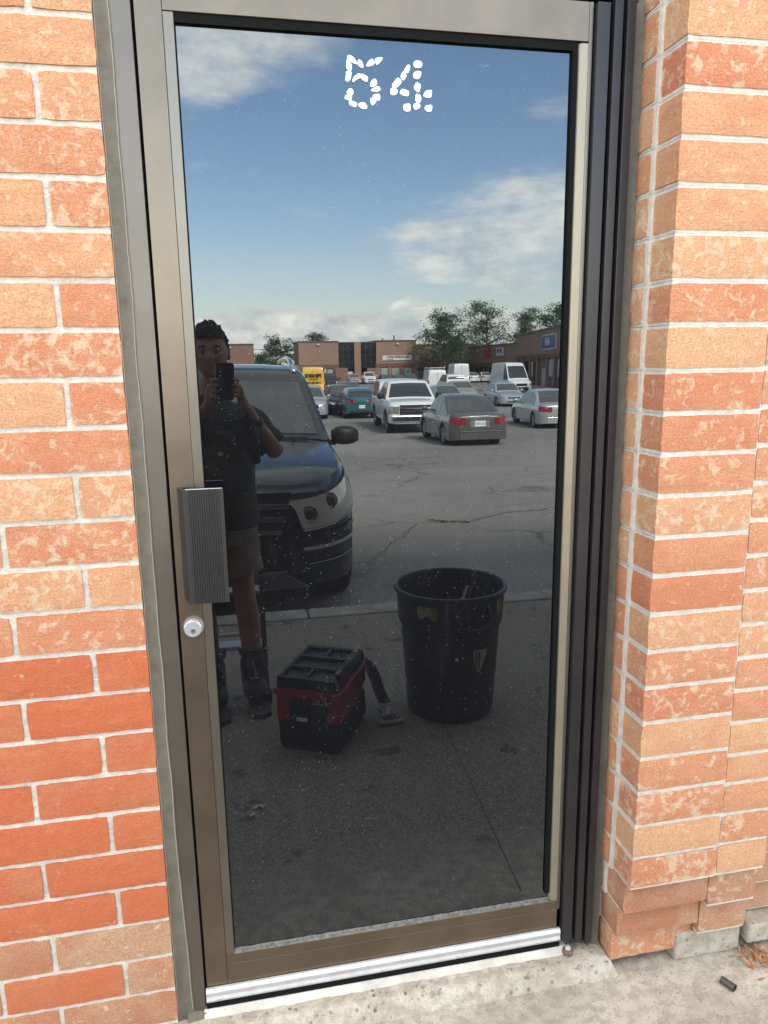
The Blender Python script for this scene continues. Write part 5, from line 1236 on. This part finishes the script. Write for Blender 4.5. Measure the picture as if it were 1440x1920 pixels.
# shorts
mb = MB(); mb.loft([ering(-.130, -1.868, z, rx, ry, e=.9) for z, rx, ry in ((.90, .196, .134), (.86, .202, .140), (.80, .205, .140), (.765, .19, .125))])
l1 = MB().tube([(-.045, -1.866, .84), (-.036, -1.858, .74), (-.026, -1.850, .66), (-.022, -1.848, .635)], [.112, .112, .110, .111], 22)
l2 = MB().tube([(-.215, -1.866, .84), (-.222, -1.858, .74), (-.226, -1.850, .66), (-.228, -1.848, .635)], [.112, .108, .106, .107], 22)
so_ = [tmp_mesh(mb), tmp_mesh(l1), tmp_mesh(l2)]
sho = merge(so_, 'shorts', M_SHORT, per, voxel=0.008, sm=3)
for v in sho.data.vertices:
    q = v.co; f = noise.noise(Vector((q.x*10, q.y*10, q.z*12)))+0.5*noise.noise(Vector((q.x*24, q.y*24, q.z*20))); v.co = q+v.normal*0.006*f
# boots
for (a, t_) in (('anr', 'tor'), ('anl', 'tol')):
    A = Vector(V[a]); T = Vector(V[t_])
    m1 = skin_mesh('boot', [A+Vector((0, 0.0, 0.13)), A+Vector((0, 0, 0.05)), A+Vector((0, -0.012, -0.045)), (A+T)/2+Vector((0, 0.02, -0.012)), T+Vector((0, 0.035, 0.0))], [(0, 1), (1, 2), (2, 3), (3, 4)], [.072, .068, .066, (.066, .060), (.064, .046)])
    merge([m1], 'boot', M_BOOT, per, voxel=0.006, sm=2)
    d = (T-A); d.z = 0; d.normalize(); sd2 = Vector((d.y, -d.x, 0)); b0 = Vector((A.x, A.y, GZ))-d*0.065
    prof = [b0+sd2*0.036, b0+sd2*0.042+d*0.1, b0+sd2*0.056+d*0.19, b0+sd2*0.044+d*0.265, b0+d*0.29, b0-sd2*0.044+d*0.265, b0-sd2*0.054+d*0.19, b0-sd2*0.040+d*0.1, b0-sd2*0.034, b0-d*0.012]
    MB().prism([q-POFF for q in prof], (0, 0, 0.024)).build('boot_sole', M_SOLE, per, bevel=0.003)
    MB().tube([A-POFF+Vector((0.0, 0.052, 0.10)), A-POFF+Vector((0.01, 0.060, 0.04)), (A+T)/2-POFF+Vector((0.0, 0.03, 0.048))], 0.007, 6).build('laces', mat('laces', (0.20, 0.18, 0.15), 0.9), per)
    MB().lathe([(0.066, 0.10), (0.069, 0.115), (0.066, 0.13)], tuple(A-POFF+Vector((0, 0, 0.025))), 20, cap=False).build('sock', mat('sock', (0.05, 0.05, 0.055), 0.9), per, smooth=True)
# black wrist watch on the raised arm and a pale mark on the shirt
wv_ = Vector(V['wrr']); ev_ = Vector(V['elr']); dv = (ev_-wv_).normalized()
MB().tube([wv_+dv*0.030-POFF, wv_+dv*0.055-POFF], 0.036, 16).build('watch_strap', M_TRIM, per, smooth=True, auto=50)
# unidentified black glove-like shape hanging at the chest, its identity guessed
mb = MB(); mb.tube([Vector(q)-POFF for q in ((.02, -1.70, 1.40), (.055, -1.70, 1.34), (.06, -1.72, 1.26), (.075, -1.735, 1.19))], [.030, .040, .034, .022], 12)
g_ = mb.build('glove_like_shape', mat('black_cloth', (0.012, 0.012, 0.014), 0.7, bump=0.5, bscale=60), None, smooth=True)
g_.location = POFF; tag(g_, 'black limp glove held against the photographer\'s chest, below the phone', 'glove')
MB().prism([(0, 0, 0), (0.020, 0, 0.004), (0.026, 0, -0.010), (0.010, 0, -0.018), (0.002, 0, -0.012)], (0, 0.002, 0)).build('shirt_mark', M_LIT0, per, (-0.095+0.13, 0.148, 1.245-GZ))
# the phone
ph_ = empty('phone', tuple(PHC), 0, 'black phone held up in both hands to photograph the door', 'phone')
def slab_box(nm, m, cx, cyy, cz, w, h, d, bev):
    mb = MB()
    crn = []
    for k in range(24):
        a = 2*math.pi*k/24; r_ = bev
        crn.append((math.copysign(w/2-r_, math.cos(a))+r_*math.cos(a), math.copysign(h/2-r_, math.sin(a))+r_*math.sin(a)))
    vs = [CR*(cx+a)+CU*(cyy+b2)+CF*(cz-d/2) for a, b2 in crn]+[CR*(cx+a)+CU*(cyy+b2)+CF*(cz+d/2) for a, b2 in crn]
    n = 24; mb.add(vs, [tuple(range(n))[::-1], tuple(range(n, 2*n))]+[(i, (i+1) % n, n+(i+1) % n, n+i) for i in range(n)])
    return mb.build(nm, m, ph_)
M_PH = mat('phone_black', (0.010, 0.010, 0.012), 0.35)
slab_box('phone_body', M_PH, 0, 0, 0, 0.079, 0.164, 0.0085, 0.012)
slab_box('camera_bump', M_PH, 0.026, 0.054, 0.0050, 0.024, 0.046, 0.0012, 0.005)
slab_box('lens', M_CGLASS, 0.028, 0.066, 0.0058, 0.011, 0.011, 0.0006, 0.005)
slab_box('screen', M_CGLASS, 0, 0, -0.0046, 0.074, 0.158, 0.0006, 0.010)
# ================================================================== BUILDINGS ACROSS THE LOT
FB1 = far_brick('far_brick_tan', (0.30, 0.175, 0.115), (0.34, 0.205, 0.14), (0.27, 0.22, 0.18))
FB2 = far_brick('far_brick_band', (0.20, 0.075, 0.05), (0.23, 0.09, 0.06), (0.17, 0.10, 0.08))
FB3 = far_brick('far_brick_red', (0.235, 0.125, 0.09), (0.27, 0.15, 0.105), (0.22, 0.17, 0.14))
M_DGL = mat('dark_curtain_glass', (0.012, 0.014, 0.018), 0.12, ior=1.5, var=0.3, scale=0.6)
M_BLIND = mat('pale_blind', (0.30, 0.36, 0.31), 0.5, var=0.15, scale=3)
M_COP = mat('dark_coping', (0.09, 0.07, 0.06), 0.6)
M_FRW = mat('window_frame', (0.06, 0.045, 0.04), 0.5)
M_SIGNW = mat('sign_white', (0.62, 0.62, 0.60), 0.5, var=0.08, scale=2)
M_SIGNB = mat('sign_blue', (0.03, 0.055, 0.21), 0.45)
M_SIGNR = mat('sign_red', (0.42, 0.02, 0.025), 0.45)
M_INK = mat('sign_ink', (0.05, 0.05, 0.07), 0.6)
M_STEEL = mat('grey_steel', (0.25, 0.25, 0.25), 0.5, 0.5)
ZG = -1.35
class Wall:
    """a straight building front; s runs along it, d is the depth out of the wall, z up"""
    def __init__(w, name, label, A, B):
        w.A = Vector((A[0], -A[1], 0)); w.B = Vector((B[0], -B[1], 0)); w.L = (w.B-w.A).length
        u = (w.B-w.A).normalized(); w.e = empty(name, (w.A.x, w.A.y, 0), math.atan2(u.y, u.x), label, 'building')
    def box(w, nm, m, s0, s1, d0, d1, z0, z1, par=None): return BX(nm, m, s0, s1, d0, d1, z0, z1, par or w.e)
    def window(w, s0, s1, z0, z1, m=M_BLIND, mull=1, d=0.0):
        # frame proud of the wall; pane set inside
        f = MB(); fw = 0.09
        for (a, b2, c, e_) in ((s0, s1, z1-fw, z1), (s0, s1, z0, z0+fw), (s0, s0+fw, z0+fw, z1-fw), (s1-fw, s1, z0+fw, z1-fw)): f.box(a, b2, d, d+0.06, c, e_)
        o = f.build('window', M_FRW, w.e)
        n = mull
        for k in range(n):
            a = s0+fw+(s1-s0-2*fw)*k/n+(0.03 if k else 0); b2 = s0+fw+(s1-s0-2*fw)*(k+1)/n-(0.03 if k < n-1 else 0)
            MB().box(a, b2, d+0.005, d+0.03, z0+fw, z1-fw).build('pane', m, o)
        return o
# local +y of a wall whose s runs towards +x (virtual right) faces the door when A is left of B
a = Wall('brick_unit_building', 'long tan brick unit building across the lot with two tall dark glazed bays', (9.5, 110), (36, 110))
a.box('wall', FB1, 0, 6.0, -9, 0, 1.54, 4.86); a.box('wall', FB1, 5.2, 6.0, -9, 0, ZG, 0.98)
a.box('brick_band', FB2, 0, 6.02, -0.3, 0.03, 0.98, 1.538); a.box('wall', FB1, 0, 0.4, -9, 0, ZG, 0.98); a.box('inner_wall', FB3, 0.4, 5.2, -9, -0.35, ZG, 0.98)
a.box('coping', M_COP, -0.08, 6.06, -9, 0.10, 4.862, 5.02)
a.window(1.2, 3.6, -1.0, 0.95, M_BLIND, 2); a.window(4.15, 5.15, -1.25, 0.95, M_BLIND, 1); a.box('door_panel', mat('beige_door', (0.36, 0.36, 0.32), 0.5), 3.75, 4.1, -0.2, 0.02, ZG, 0.95)
for (s0, s1) in ((6.02, 8.42), (9.44, 11.78)):
    a.box('dark_glazing', M_DGL, s0, s1, -1.0, -0.5, 0.95, 4.72)
    for k in range(1, 3): a.box('mullion', M_FRW, s0+(s1-s0)*k/3-0.03, s0+(s1-s0)*k/3+0.03, -0.5, -0.44, 0.95, 4.72)
    for zz_ in (1.9, 2.85, 3.8): a.box('mullion', M_FRW, s0, s1, -0.5, -0.45, zz_-0.03, zz_+0.03)
    a.box('coping', M_COP, s0, s1, -1.2, -0.3, 4.722, 4.86)
    a.box('recess_wall', M_DGL, s0, s1, -2.2, -1.6, ZG, 0.94)
a.box('brick_column', FB1, 8.42, 9.42, -1.6, 0.02, ZG, 4.84)
a.box('low_wall', FB3, 5.4, 7.3, 0.05, 0.4, ZG, 1.02); a.box('low_wall', FB3, 10.3, 11.76, 0.05, 0.4, ZG, 0.94)
a.box('wall', FB1, 11.8, 18.05, -9, 0, 1.60, 4.90); a.box('brick_band', FB2, 11.8, 18.07, -0.3, 0.03, 1.04, 1.598)
for s0, s1 in ((11.8, 12.4), (13.7, 14.15), (15.55, 15.95), (17.5, 18.05)): a.box('brick_pier', FB1, s0, s1, -0.5, 0, ZG, 1.038)
a.box('sill_wall', FB1, 12.4, 17.5, -0.4, -0.05, ZG, -0.35); a.box('back_wall', FB3, 12.4, 17.5, -1.2, -0.9, -0.35, 1.04)
for s0, s1 in ((12.42, 13.68), (14.17, 15.53), (15.97, 17.48)): a.window(s0, s1, -0.33, 1.03, M_BLIND, 1, -0.12)
a.box('coping', M_COP, 11.75, 18.12, -9, 0.10, 4.902, 5.06)
sg_ = a.box('shop_sign', M_SIGNW, 12.75, 17.35, 0.002, 0.14, 2.05, 2.78)
text('lettering', 'XED MOENK AROY', 0.40, M_INK, a.e, (15.2, 0.145, 2.53), (math.pi/2, 0, math.pi), bold=0.02, xs=1.0)
text('lettering', 'DE OH ON', 0.22, M_INK, a.e, (13.9, 0.145, 2.18), (math.pi/2, 0, math.pi), bold=0.01)
for s_ in (2.95, 15.1): a.box('wall_lamp', M_SIGNW, s_-0.18, s_+0.18, 0.0, 0.3, 4.42, 4.60)
a.box('notice', M_SIGNW, 7.42, 8.15, -0.45, -0.40, -0.20, 0.44)
for s_, h_ in ((4.1, 0.5), (15.0, 0.85), (13.2, 0.45)): a.box('roof_vent', M_STEEL, s_-0.12, s_+0.12, -2.0, -1.76, 4.9, 5.0+h_)
# set-back wing behind the tree
a.box('wing_wall', FB3, 18.08, 30.4, -12, -8.0, 1.52, 4.45); a.box('wing_band', FB2, 18.08, 30.4, -12, -7.96, 0.74, 1.518); a.box('wing_base', FB3, 18.08, 30.4, -12, -8.3, ZG, 0.738)
for k in range(6): a.window(18.9+k*1.5, 20.0+k*1.5, -0.6, 0.70, M_DGL, 1, -8.28)
a.box('coping', M_COP, 18.1, 30.45, -12, -7.9, 4.452, 4.60)
b_ = Wall('brick_shop_row', 'lower brick shop row with a red and a small blue and white sign', (38.6, 118), (38.0, 95))
b_.box('wall', FB1, 0, 23, -8, 0, 1.5, 3.95); b_.box('brick_band', FB2, 0, 23, -0.3, 0.03, 0.9, 1.498); b_.box('base_wall', FB3, 0, 23, -8, -0.2, ZG, 0.898); b_.box('coping', M_COP, 0, 23, -8, 0.1, 3.952, 4.12)
for k in range(9): b_.window(0.8+k*2.45, 2.3+k*2.45, -0.7, 0.85, M_DGL, 2, -0.18)
b_.box('red_sign', M_SIGNR, 9.2, 11.6, 0.032, 0.20, 2.25, 3.55); b_.box('red_sign', M_SIGNR, 9.9, 10.9, 0.032, 0.20, 3.552, 3.95)
b_.box('blue_white_sign', M_SIGNW, 14.8, 17.9, 0.032, 0.16, 2.45, 3.60); b_.box('sign_print', M_SIGNB, 15.2, 17.4, 0.165, 0.19, 2.9, 3.42)
text('lettering', 'SP', 0.5, M_SIGNW, b_.e, (16.3, 0.20, 3.16), (math.pi/2, 0, math.pi), bold=0.02)
c_ = Wall('brick_shop_building', 'taller brick shop building nearest on the hinge side with a blue framed sign', (38.0, 95), (26.4, 45))
SL = 51.3
c_.box('wall', FB1, 0, SL, -10, 0, 2.35, 4.90); c_.box('brick_band', FB2, 0, SL, -0.3, 0.03, 1.92, 2.348); c_.box('base_wall', FB3, 0, SL, -10, -0.35, ZG, 1.918); c_.box('coping', M_COP, 0, SL, -10, 0.12, 4.902, 5.08)
for s_ in [0.0, 5.2, 10.4, 15.6, 21.5, 25.5, 30.0, 35, 40, 45]: c_.box('brick_pier', FB1, s_, s_+0.75, -0.35, 0.0, ZG, 1.918)
M_PAPER = mat('papered_glass', (0.42, 0.43, 0.45), 0.5, var=0.25, scale=2)
for s0, s1, z0, z1, m_ in ((1.6, 4.6, -0.4, 1.6, M_DGL), (6.4, 9.6, -0.3, 1.7, M_DGL), (11.3, 12.9, -0.3, 1.65, M_PAPER), (13.2, 14.8, -1.2, 1.6, M_DGL), (18.2, 21.2, -1.2, 0.9, M_PAPER), (22.5, 25.2, -0.1, 1.85, M_PAPER), (27.0, 29.6, -0.1, 1.85, M_PAPER), (31.2, 34, -0.4, 1.8, M_DGL)):
    c_.window(s0, s1, z0, z1, m_, 2, -0.2)
sb = c_.box('blue_sign', M_SIGNW, 19.7, 27.6, 0.032, 0.18, 2.80, 4.34)
c_.box('blue_sign_face', M_SIGNB, 19.95, 27.35, 0.185, 0.21, 2.90, 4.24)
text('lettering', 'AH', 1.05, M_SIGNW, c_.e, (23.2, 0.215, 3.60), (math.pi/2, 0, math.pi), bold=0.05, xs=1.75)
d_ = Wall('brick_end_building', 'plain brown brick block rising behind the SUV roof', (-6.0, 105), (2.8, 105))
d_.box('wall', FB3, 0, 8.8, -9, 0, ZG, 4.45); d_.box('coping', M_COP, -0.05, 8.85, -9, 0.1, 4.452, 4.6); d_.box('wall_lamp', M_SIGNW, 5.4, 5.7, 0.0, 0.25, 4.0, 4.2)
for w_ in (c_,):
    o = MB().prism([(26.1, -45.5, gz(45)+0.0), (37.6, -95, gz(95)), (35.6, -95.4, gz(95)), (24.2, -46, gz(45))], (0, 0, 0.14)).build('far_sidewalk', M_CURB); o['kind'] = 'structure'
# utility wire and its poles
uw = empty('utility_wire', (0, -120, 0), 0, 'thin utility wire crossing the sky between the brick blocks', 'wire')
MB().tube([(-60, 0, 4.6), (-20, 0, 4.15), (4, 0, 4.1), (20, 0, 4.15), (60, 0, 4.7)], 0.03, 4).build('wire', M_RUBBER, uw)
for x in (-60, 60): MB().tube([(x, 0, ZG), (x, 0, 5.2)], 0.12, 6).build('pole', M_RAIL, uw)
# ================================================================== TREES
def leaf_mat(name, c1, c2):
    m = bpy.data.materials.new(name); m.use_nodes = True; t = NT(m.node_tree); bs = m.node_tree.nodes['Principled BSDF']; bs.inputs['Roughness'].default_value = 0.6
    g_ = t.a('ShaderNodeNewGeometry').outputs['Random Per Island']
    t.l.new(t.mix(g_, c1, c2), bs.inputs['Base Color'])
    bs.inputs['Subsurface Weight'].default_value = 0.0
    tr = t.a('ShaderNodeBsdfTranslucent', Color=tuple(x*1.2 for x in c2)+(1,)); mx = t.a('ShaderNodeMixShader', i0=0.25)
    t.l.new(bs.outputs[0], mx.inputs[1]); t.l.new(tr.outputs[0], mx.inputs[2]); t.l.new(mx.outputs[0], t.n['Material Output'].inputs[0]); return m
LF = leaf_mat('leaf_green', (0.045, 0.095, 0.030), (0.085, 0.150, 0.045)); LF2 = leaf_mat('leaf_dark', (0.032, 0.072, 0.026), (0.065, 0.115, 0.040))
M_BARK = mat('bark', (0.07, 0.055, 0.045), 0.9, var=0.3, scale=3)
def tree(label, x, Y, H, W, seed, lf=LF, z0=None, dens=1.0, clear=0.25):
    r = random.Random(seed); z0 = gz(Y) if z0 is None else z0
    e = empty('tree', (x, -Y, z0), 0, label, 'tree')
    tk = MB(); tk.tube([(0, 0, 0), (0.05*H*r.uniform(-.3, .3), 0, H*0.3), (0.05*H*r.uniform(-.4, .4), 0, H*0.62), (0, 0, H*0.9)], [H*0.022, H*0.017, H*0.010, H*0.003], 7).build('trunk', M_BARK, e, smooth=True)
    tips = []
    for k in range(int(15*dens)+5):
        f = clear+(0.92-clear)*(k+r.random()*.6)/(15*dens+5); a = r.uniform(0, 2*math.pi); ln = W*0.5*(1-0.62*max(0, (f-0.45)/0.55))*r.uniform(.65, 1.12)
        b0 = Vector((0, 0, H*f)); rise = r.uniform(.35, .8)
        b1 = b0+Vector((math.cos(a)*ln*.5, math.sin(a)*ln*.5, ln*.30*rise)); b2_ = b0+Vector((math.cos(a)*ln, math.sin(a)*ln, ln*.75*rise))
        MB().tube([b0, b1, b2_], [H*0.008, H*0.005, H*0.002], 4).build('limb', M_BARK, e)
        for q in range(7):
            t_ = r.uniform(.35, 1.05); tips.append(b0.lerp(b2_, t_)+Vector((r.gauss(0, .07*W), r.gauss(0, .07*W), r.gauss(0.02*H, .035*H))))
    mb = MB()
    for tp in tips:
        n = int(r.uniform(22, 46)); sz = r.uniform(.035, .075)*W
        for q in range(n):
            c = tp+Vector((r.gauss(0, sz), r.gauss(0, sz), r.gauss(0, sz*.55))); s_ = r.uniform(.10, .22)
            u = Vector((r.gauss(0, 1), r.gauss(0, 1), r.gauss(0, .6))).normalized()*s_; v = Vector((r.gauss(0, 1), r.gauss(0, 1), r.gauss(0, .6))).normalized()*s_*.8
            mb.add([c-u, c-v*.6, c+u, c+v*.6], [(0, 1, 2, 3)])
    o = mb.build('crown', lf, e)
    return e
tree('leafy green tree in front of the set-back brick wing, left of the other shop-row trees', 29.6, 104, 9.9, 8.6, 3, LF2, dens=2.0, clear=0.14)
tree('smaller tree just right of the leafy one, over the shop row roof', 33.6, 112, 7.9, 6.0, 5, LF, dens=1.5, clear=0.2)
tree('tallest tree with open spreading top rising behind the shop row', 41.0, 116, 12.3, 9.4, 11, LF, dens=1.8, clear=0.25)
tree('airy tree behind the taller shop building, with a notch of sky beside it', 47.6, 116, 11.4, 7.5, 17, LF, dens=1.5, clear=0.25)
tree('broad tree at the glass edge above the blue sign', 49.6, 108, 11.4, 9.0, 23, LF2, dens=1.9)
tree('broad tree beyond the glass edge above the blue sign', 46.2, 94, 9.9, 8.0, 29, LF, dens=1.6)
tree('thin tree between the two brick blocks, behind the SUV roof', 7.9, 126, 7.2, 6.2, 31, LF2, dens=1.5, clear=0.15)
tree('treetop showing over the roof of the tan unit building', 14.2, 135, 8.3, 6.5, 37, LF2)
tree('low green tree close to the corner of the plain brown block', 5.2, 122, 4.4, 5.0, 41, LF, clear=0.1)
# ================================================================== SMALL THINGS ON THE WALK
o = MB().prism([(0.950, -2.77, GZ+0.0008), (0.955, -2.77, GZ+0.0008), (0.812, -0.27, GZ+0.0008), (0.808, -0.27, GZ+0.0008)], (0, 0, 0.0012)).build('sidewalk_joint', mat('joint_dirt', (0.12, 0.11, 0.09), 0.95)); o['kind'] = 'structure'
pp_ = empty('pipe_piece', (1.216, -0.170, GZ+0.011), math.radians(115), 'short grey metal tube lying on the walk in front of the pier', 'pipe piece')
MB().lathe([(0.0095, -0.019), (0.0095, 0.019), (0.0070, 0.019), (0.0070, -0.010), (0.001, -0.010)], n=20, axis='x', cap=False).build('tube', mat('dull_metal', (0.10, 0.09, 0.085), 0.45, 0.6), pp_, smooth=True, auto=40)
# dry leaves and needles in the corner by the pier
mb = MB(); r = random.Random(5)
for k in range(90):
    c = Vector((1.365+r.gauss(0, .035), -0.100+r.gauss(0, .022), GZ+0.004+abs(r.gauss(0, .006)))); a_ = r.uniform(0, 6.28); u = Vector((math.cos(a_), math.sin(a_), r.gauss(0, .3)))*r.uniform(.006, .020); v = Vector((-math.sin(a_), math.cos(a_), r.gauss(0, .4)))*r.uniform(.0015, .005)
    mb.add([c-u, c-v, c+u, c+v], [(0, 1, 2, 3)])
o = mb.build('leaf_litter', mat('dry_leaf', (0.36, 0.17, 0.065), 0.8, var=0.4, scale=70)); tag(o, 'dry brown leaf litter swept into the corner beside the pier', 'leaf litter', kind='stuff')
# grit and pebbles on the walk
mb = MB(); r = random.Random(9)
def pebble(mb, c, s_):
    vs = []
    for a_, b2 in ((0, 0), (1, 0), (2, 0), (3, 0), (4, 0)):
        an = a_*2*math.pi/5+r.random()*.5; vs.append(c+Vector((math.cos(an)*s_*r.uniform(.7, 1.2), math.sin(an)*s_*r.uniform(.6, 1.1), 0)))
    vs.append(c+Vector((0, 0, s_*r.uniform(.4, .8)))); mb.add(vs, [(0, 1, 5), (1, 2, 5), (2, 3, 5), (3, 4, 5), (4, 0, 5)])
for k in range(1500):
    y = -0.02-abs(r.gauss(0, .5)); pebble(mb, Vector((r.uniform(-0.5, 2.2), y-0.07, GZ)), r.uniform(.0012, .0036))
o = mb.build('grit', mat('grit', (0.34, 0.30, 0.24), 0.9, var=0.6, scale=150)); tag(o, 'fine pale grit scattered over the walk', 'grit', kind='stuff')
mb = MB(); r = random.Random(19)
for k in range(520):
    x = r.uniform(-0.2, 0.93); y = r.uniform(-0.058, -0.022)
    s_ = r.uniform(.003, .007) if r.random() < .75 else r.uniform(.007, .012); pebble(mb, Vector((x, y, 0.0065-max(0, (-0.040-y))*0.45)), s_)
o = mb.build('sill_aggregate', mat('aggregate', (0.30, 0.25, 0.19), 0.7, var=0.8, scale=55)); tag(o, 'worn-out pebbles showing in the concrete of the door sill', 'aggregate', kind='stuff')
# bits lying in front of the door
def chalk(name, label, pts, w, m, cat_, h=0.006):
    e = empty(name, (pts[0][0], -pts[0][1], GZ), 0, label, cat_); p0 = Vector((pts[0][0], -pts[0][1], 0))
    MB().tube([Vector((a_, -b2, w*0.9))-p0 for a_, b2 in pts], w, 6).build('piece', m, e); return e
M_LIT = mat('litter_white', (0.62, 0.62, 0.60), 0.8)
chalk('paper_scrap', 'crumpled white paper scrap on the walk towards the handle side', [(-0.02, 0.90), (0.005, 0.915), (0.02, 0.90)], 0.006, M_LIT, 'litter')
chalk('paper_scrap', 'smaller white scrap lying just below the crumpled one', [(-0.035, 0.855), (-0.015, 0.87)], 0.005, M_LIT, 'litter')
chalk('wire_staple', 'bent thin metal strip on the walk, the upper of two', [(0.395, 0.735), (0.40, 0.75), (0.43, 0.735)], 0.0022, M_ALU, 'metal strip')
chalk('wire_staple', 'straight thin metal strip on the walk, the lower of two', [(0.375, 0.705), (0.41, 0.70)], 0.0022, M_ALU, 'metal strip')
chalk('bottle_cap', 'tiny white speck of litter in the middle of the walk', [(0.425, 0.94), (0.428, 0.945)], 0.005, M_LIT, 'litter')
# chalky smears on the walk
def smear(x, Y, rx, ry, rot, seed):
    r = random.Random(seed); mb = MB()
    for k in range(700):
        a_ = r.uniform(-1.0, 1.2); q = r.gauss(1, .22); px_ = math.cos(a_)*rx*q; py = math.sin(a_)*ry*q
        c = Vector((x+px_*math.cos(rot)-py*math.sin(rot), -(Y+px_*math.sin(rot)+py*math.cos(rot)), GZ+0.0015)); s_ = r.uniform(.0007, .0022)
        mb.add([c+Vector((s_, 0, 0)), c+Vector((0, s_, 0.0003)), c+Vector((-s_, 0, 0)), c+Vector((0, -s_, 0))], [(0, 1, 2, 3)])
    o = mb.build('chalk_dust', mat('pale_dust', (0.36, 0.34, 0.30), 0.95)); return tag(o, 'curved smear of pale dust on the dark walk' if seed == 1 else 'fainter smear of pale dust right of the metal strips', 'dust', kind='stuff')
smear(0.14, 0.60, 0.05, 0.13, 0.1, 1); smear(0.50, 0.72, 0.07, 0.10, 0.6, 2)
# faded yellow paint on the lot
mb = MB(); r = random.Random(3)
for k in range(140):
    t_ = r.random(); c = Vector((2.3+0.5*t_+r.gauss(0, .02), -(7.1-0.25*t_)+r.gauss(0, .045), gz(7.0)+0.006)); s_ = r.uniform(.008, .03)
    mb.add([c+Vector((s_, 0, 0)), c+Vector((0, s_, 0)), c+Vector((-s_*1.2, 0, 0)), c+Vector((0, -s_, 0))], [(0, 1, 2, 3)])
o = mb.build('faded_marking', mat('faded_yellow', (0.30, 0.24, 0.11), 0.9)); tag(o, 'remnant of a faded yellow paint line on the asphalt', 'paint marking', kind='stuff')
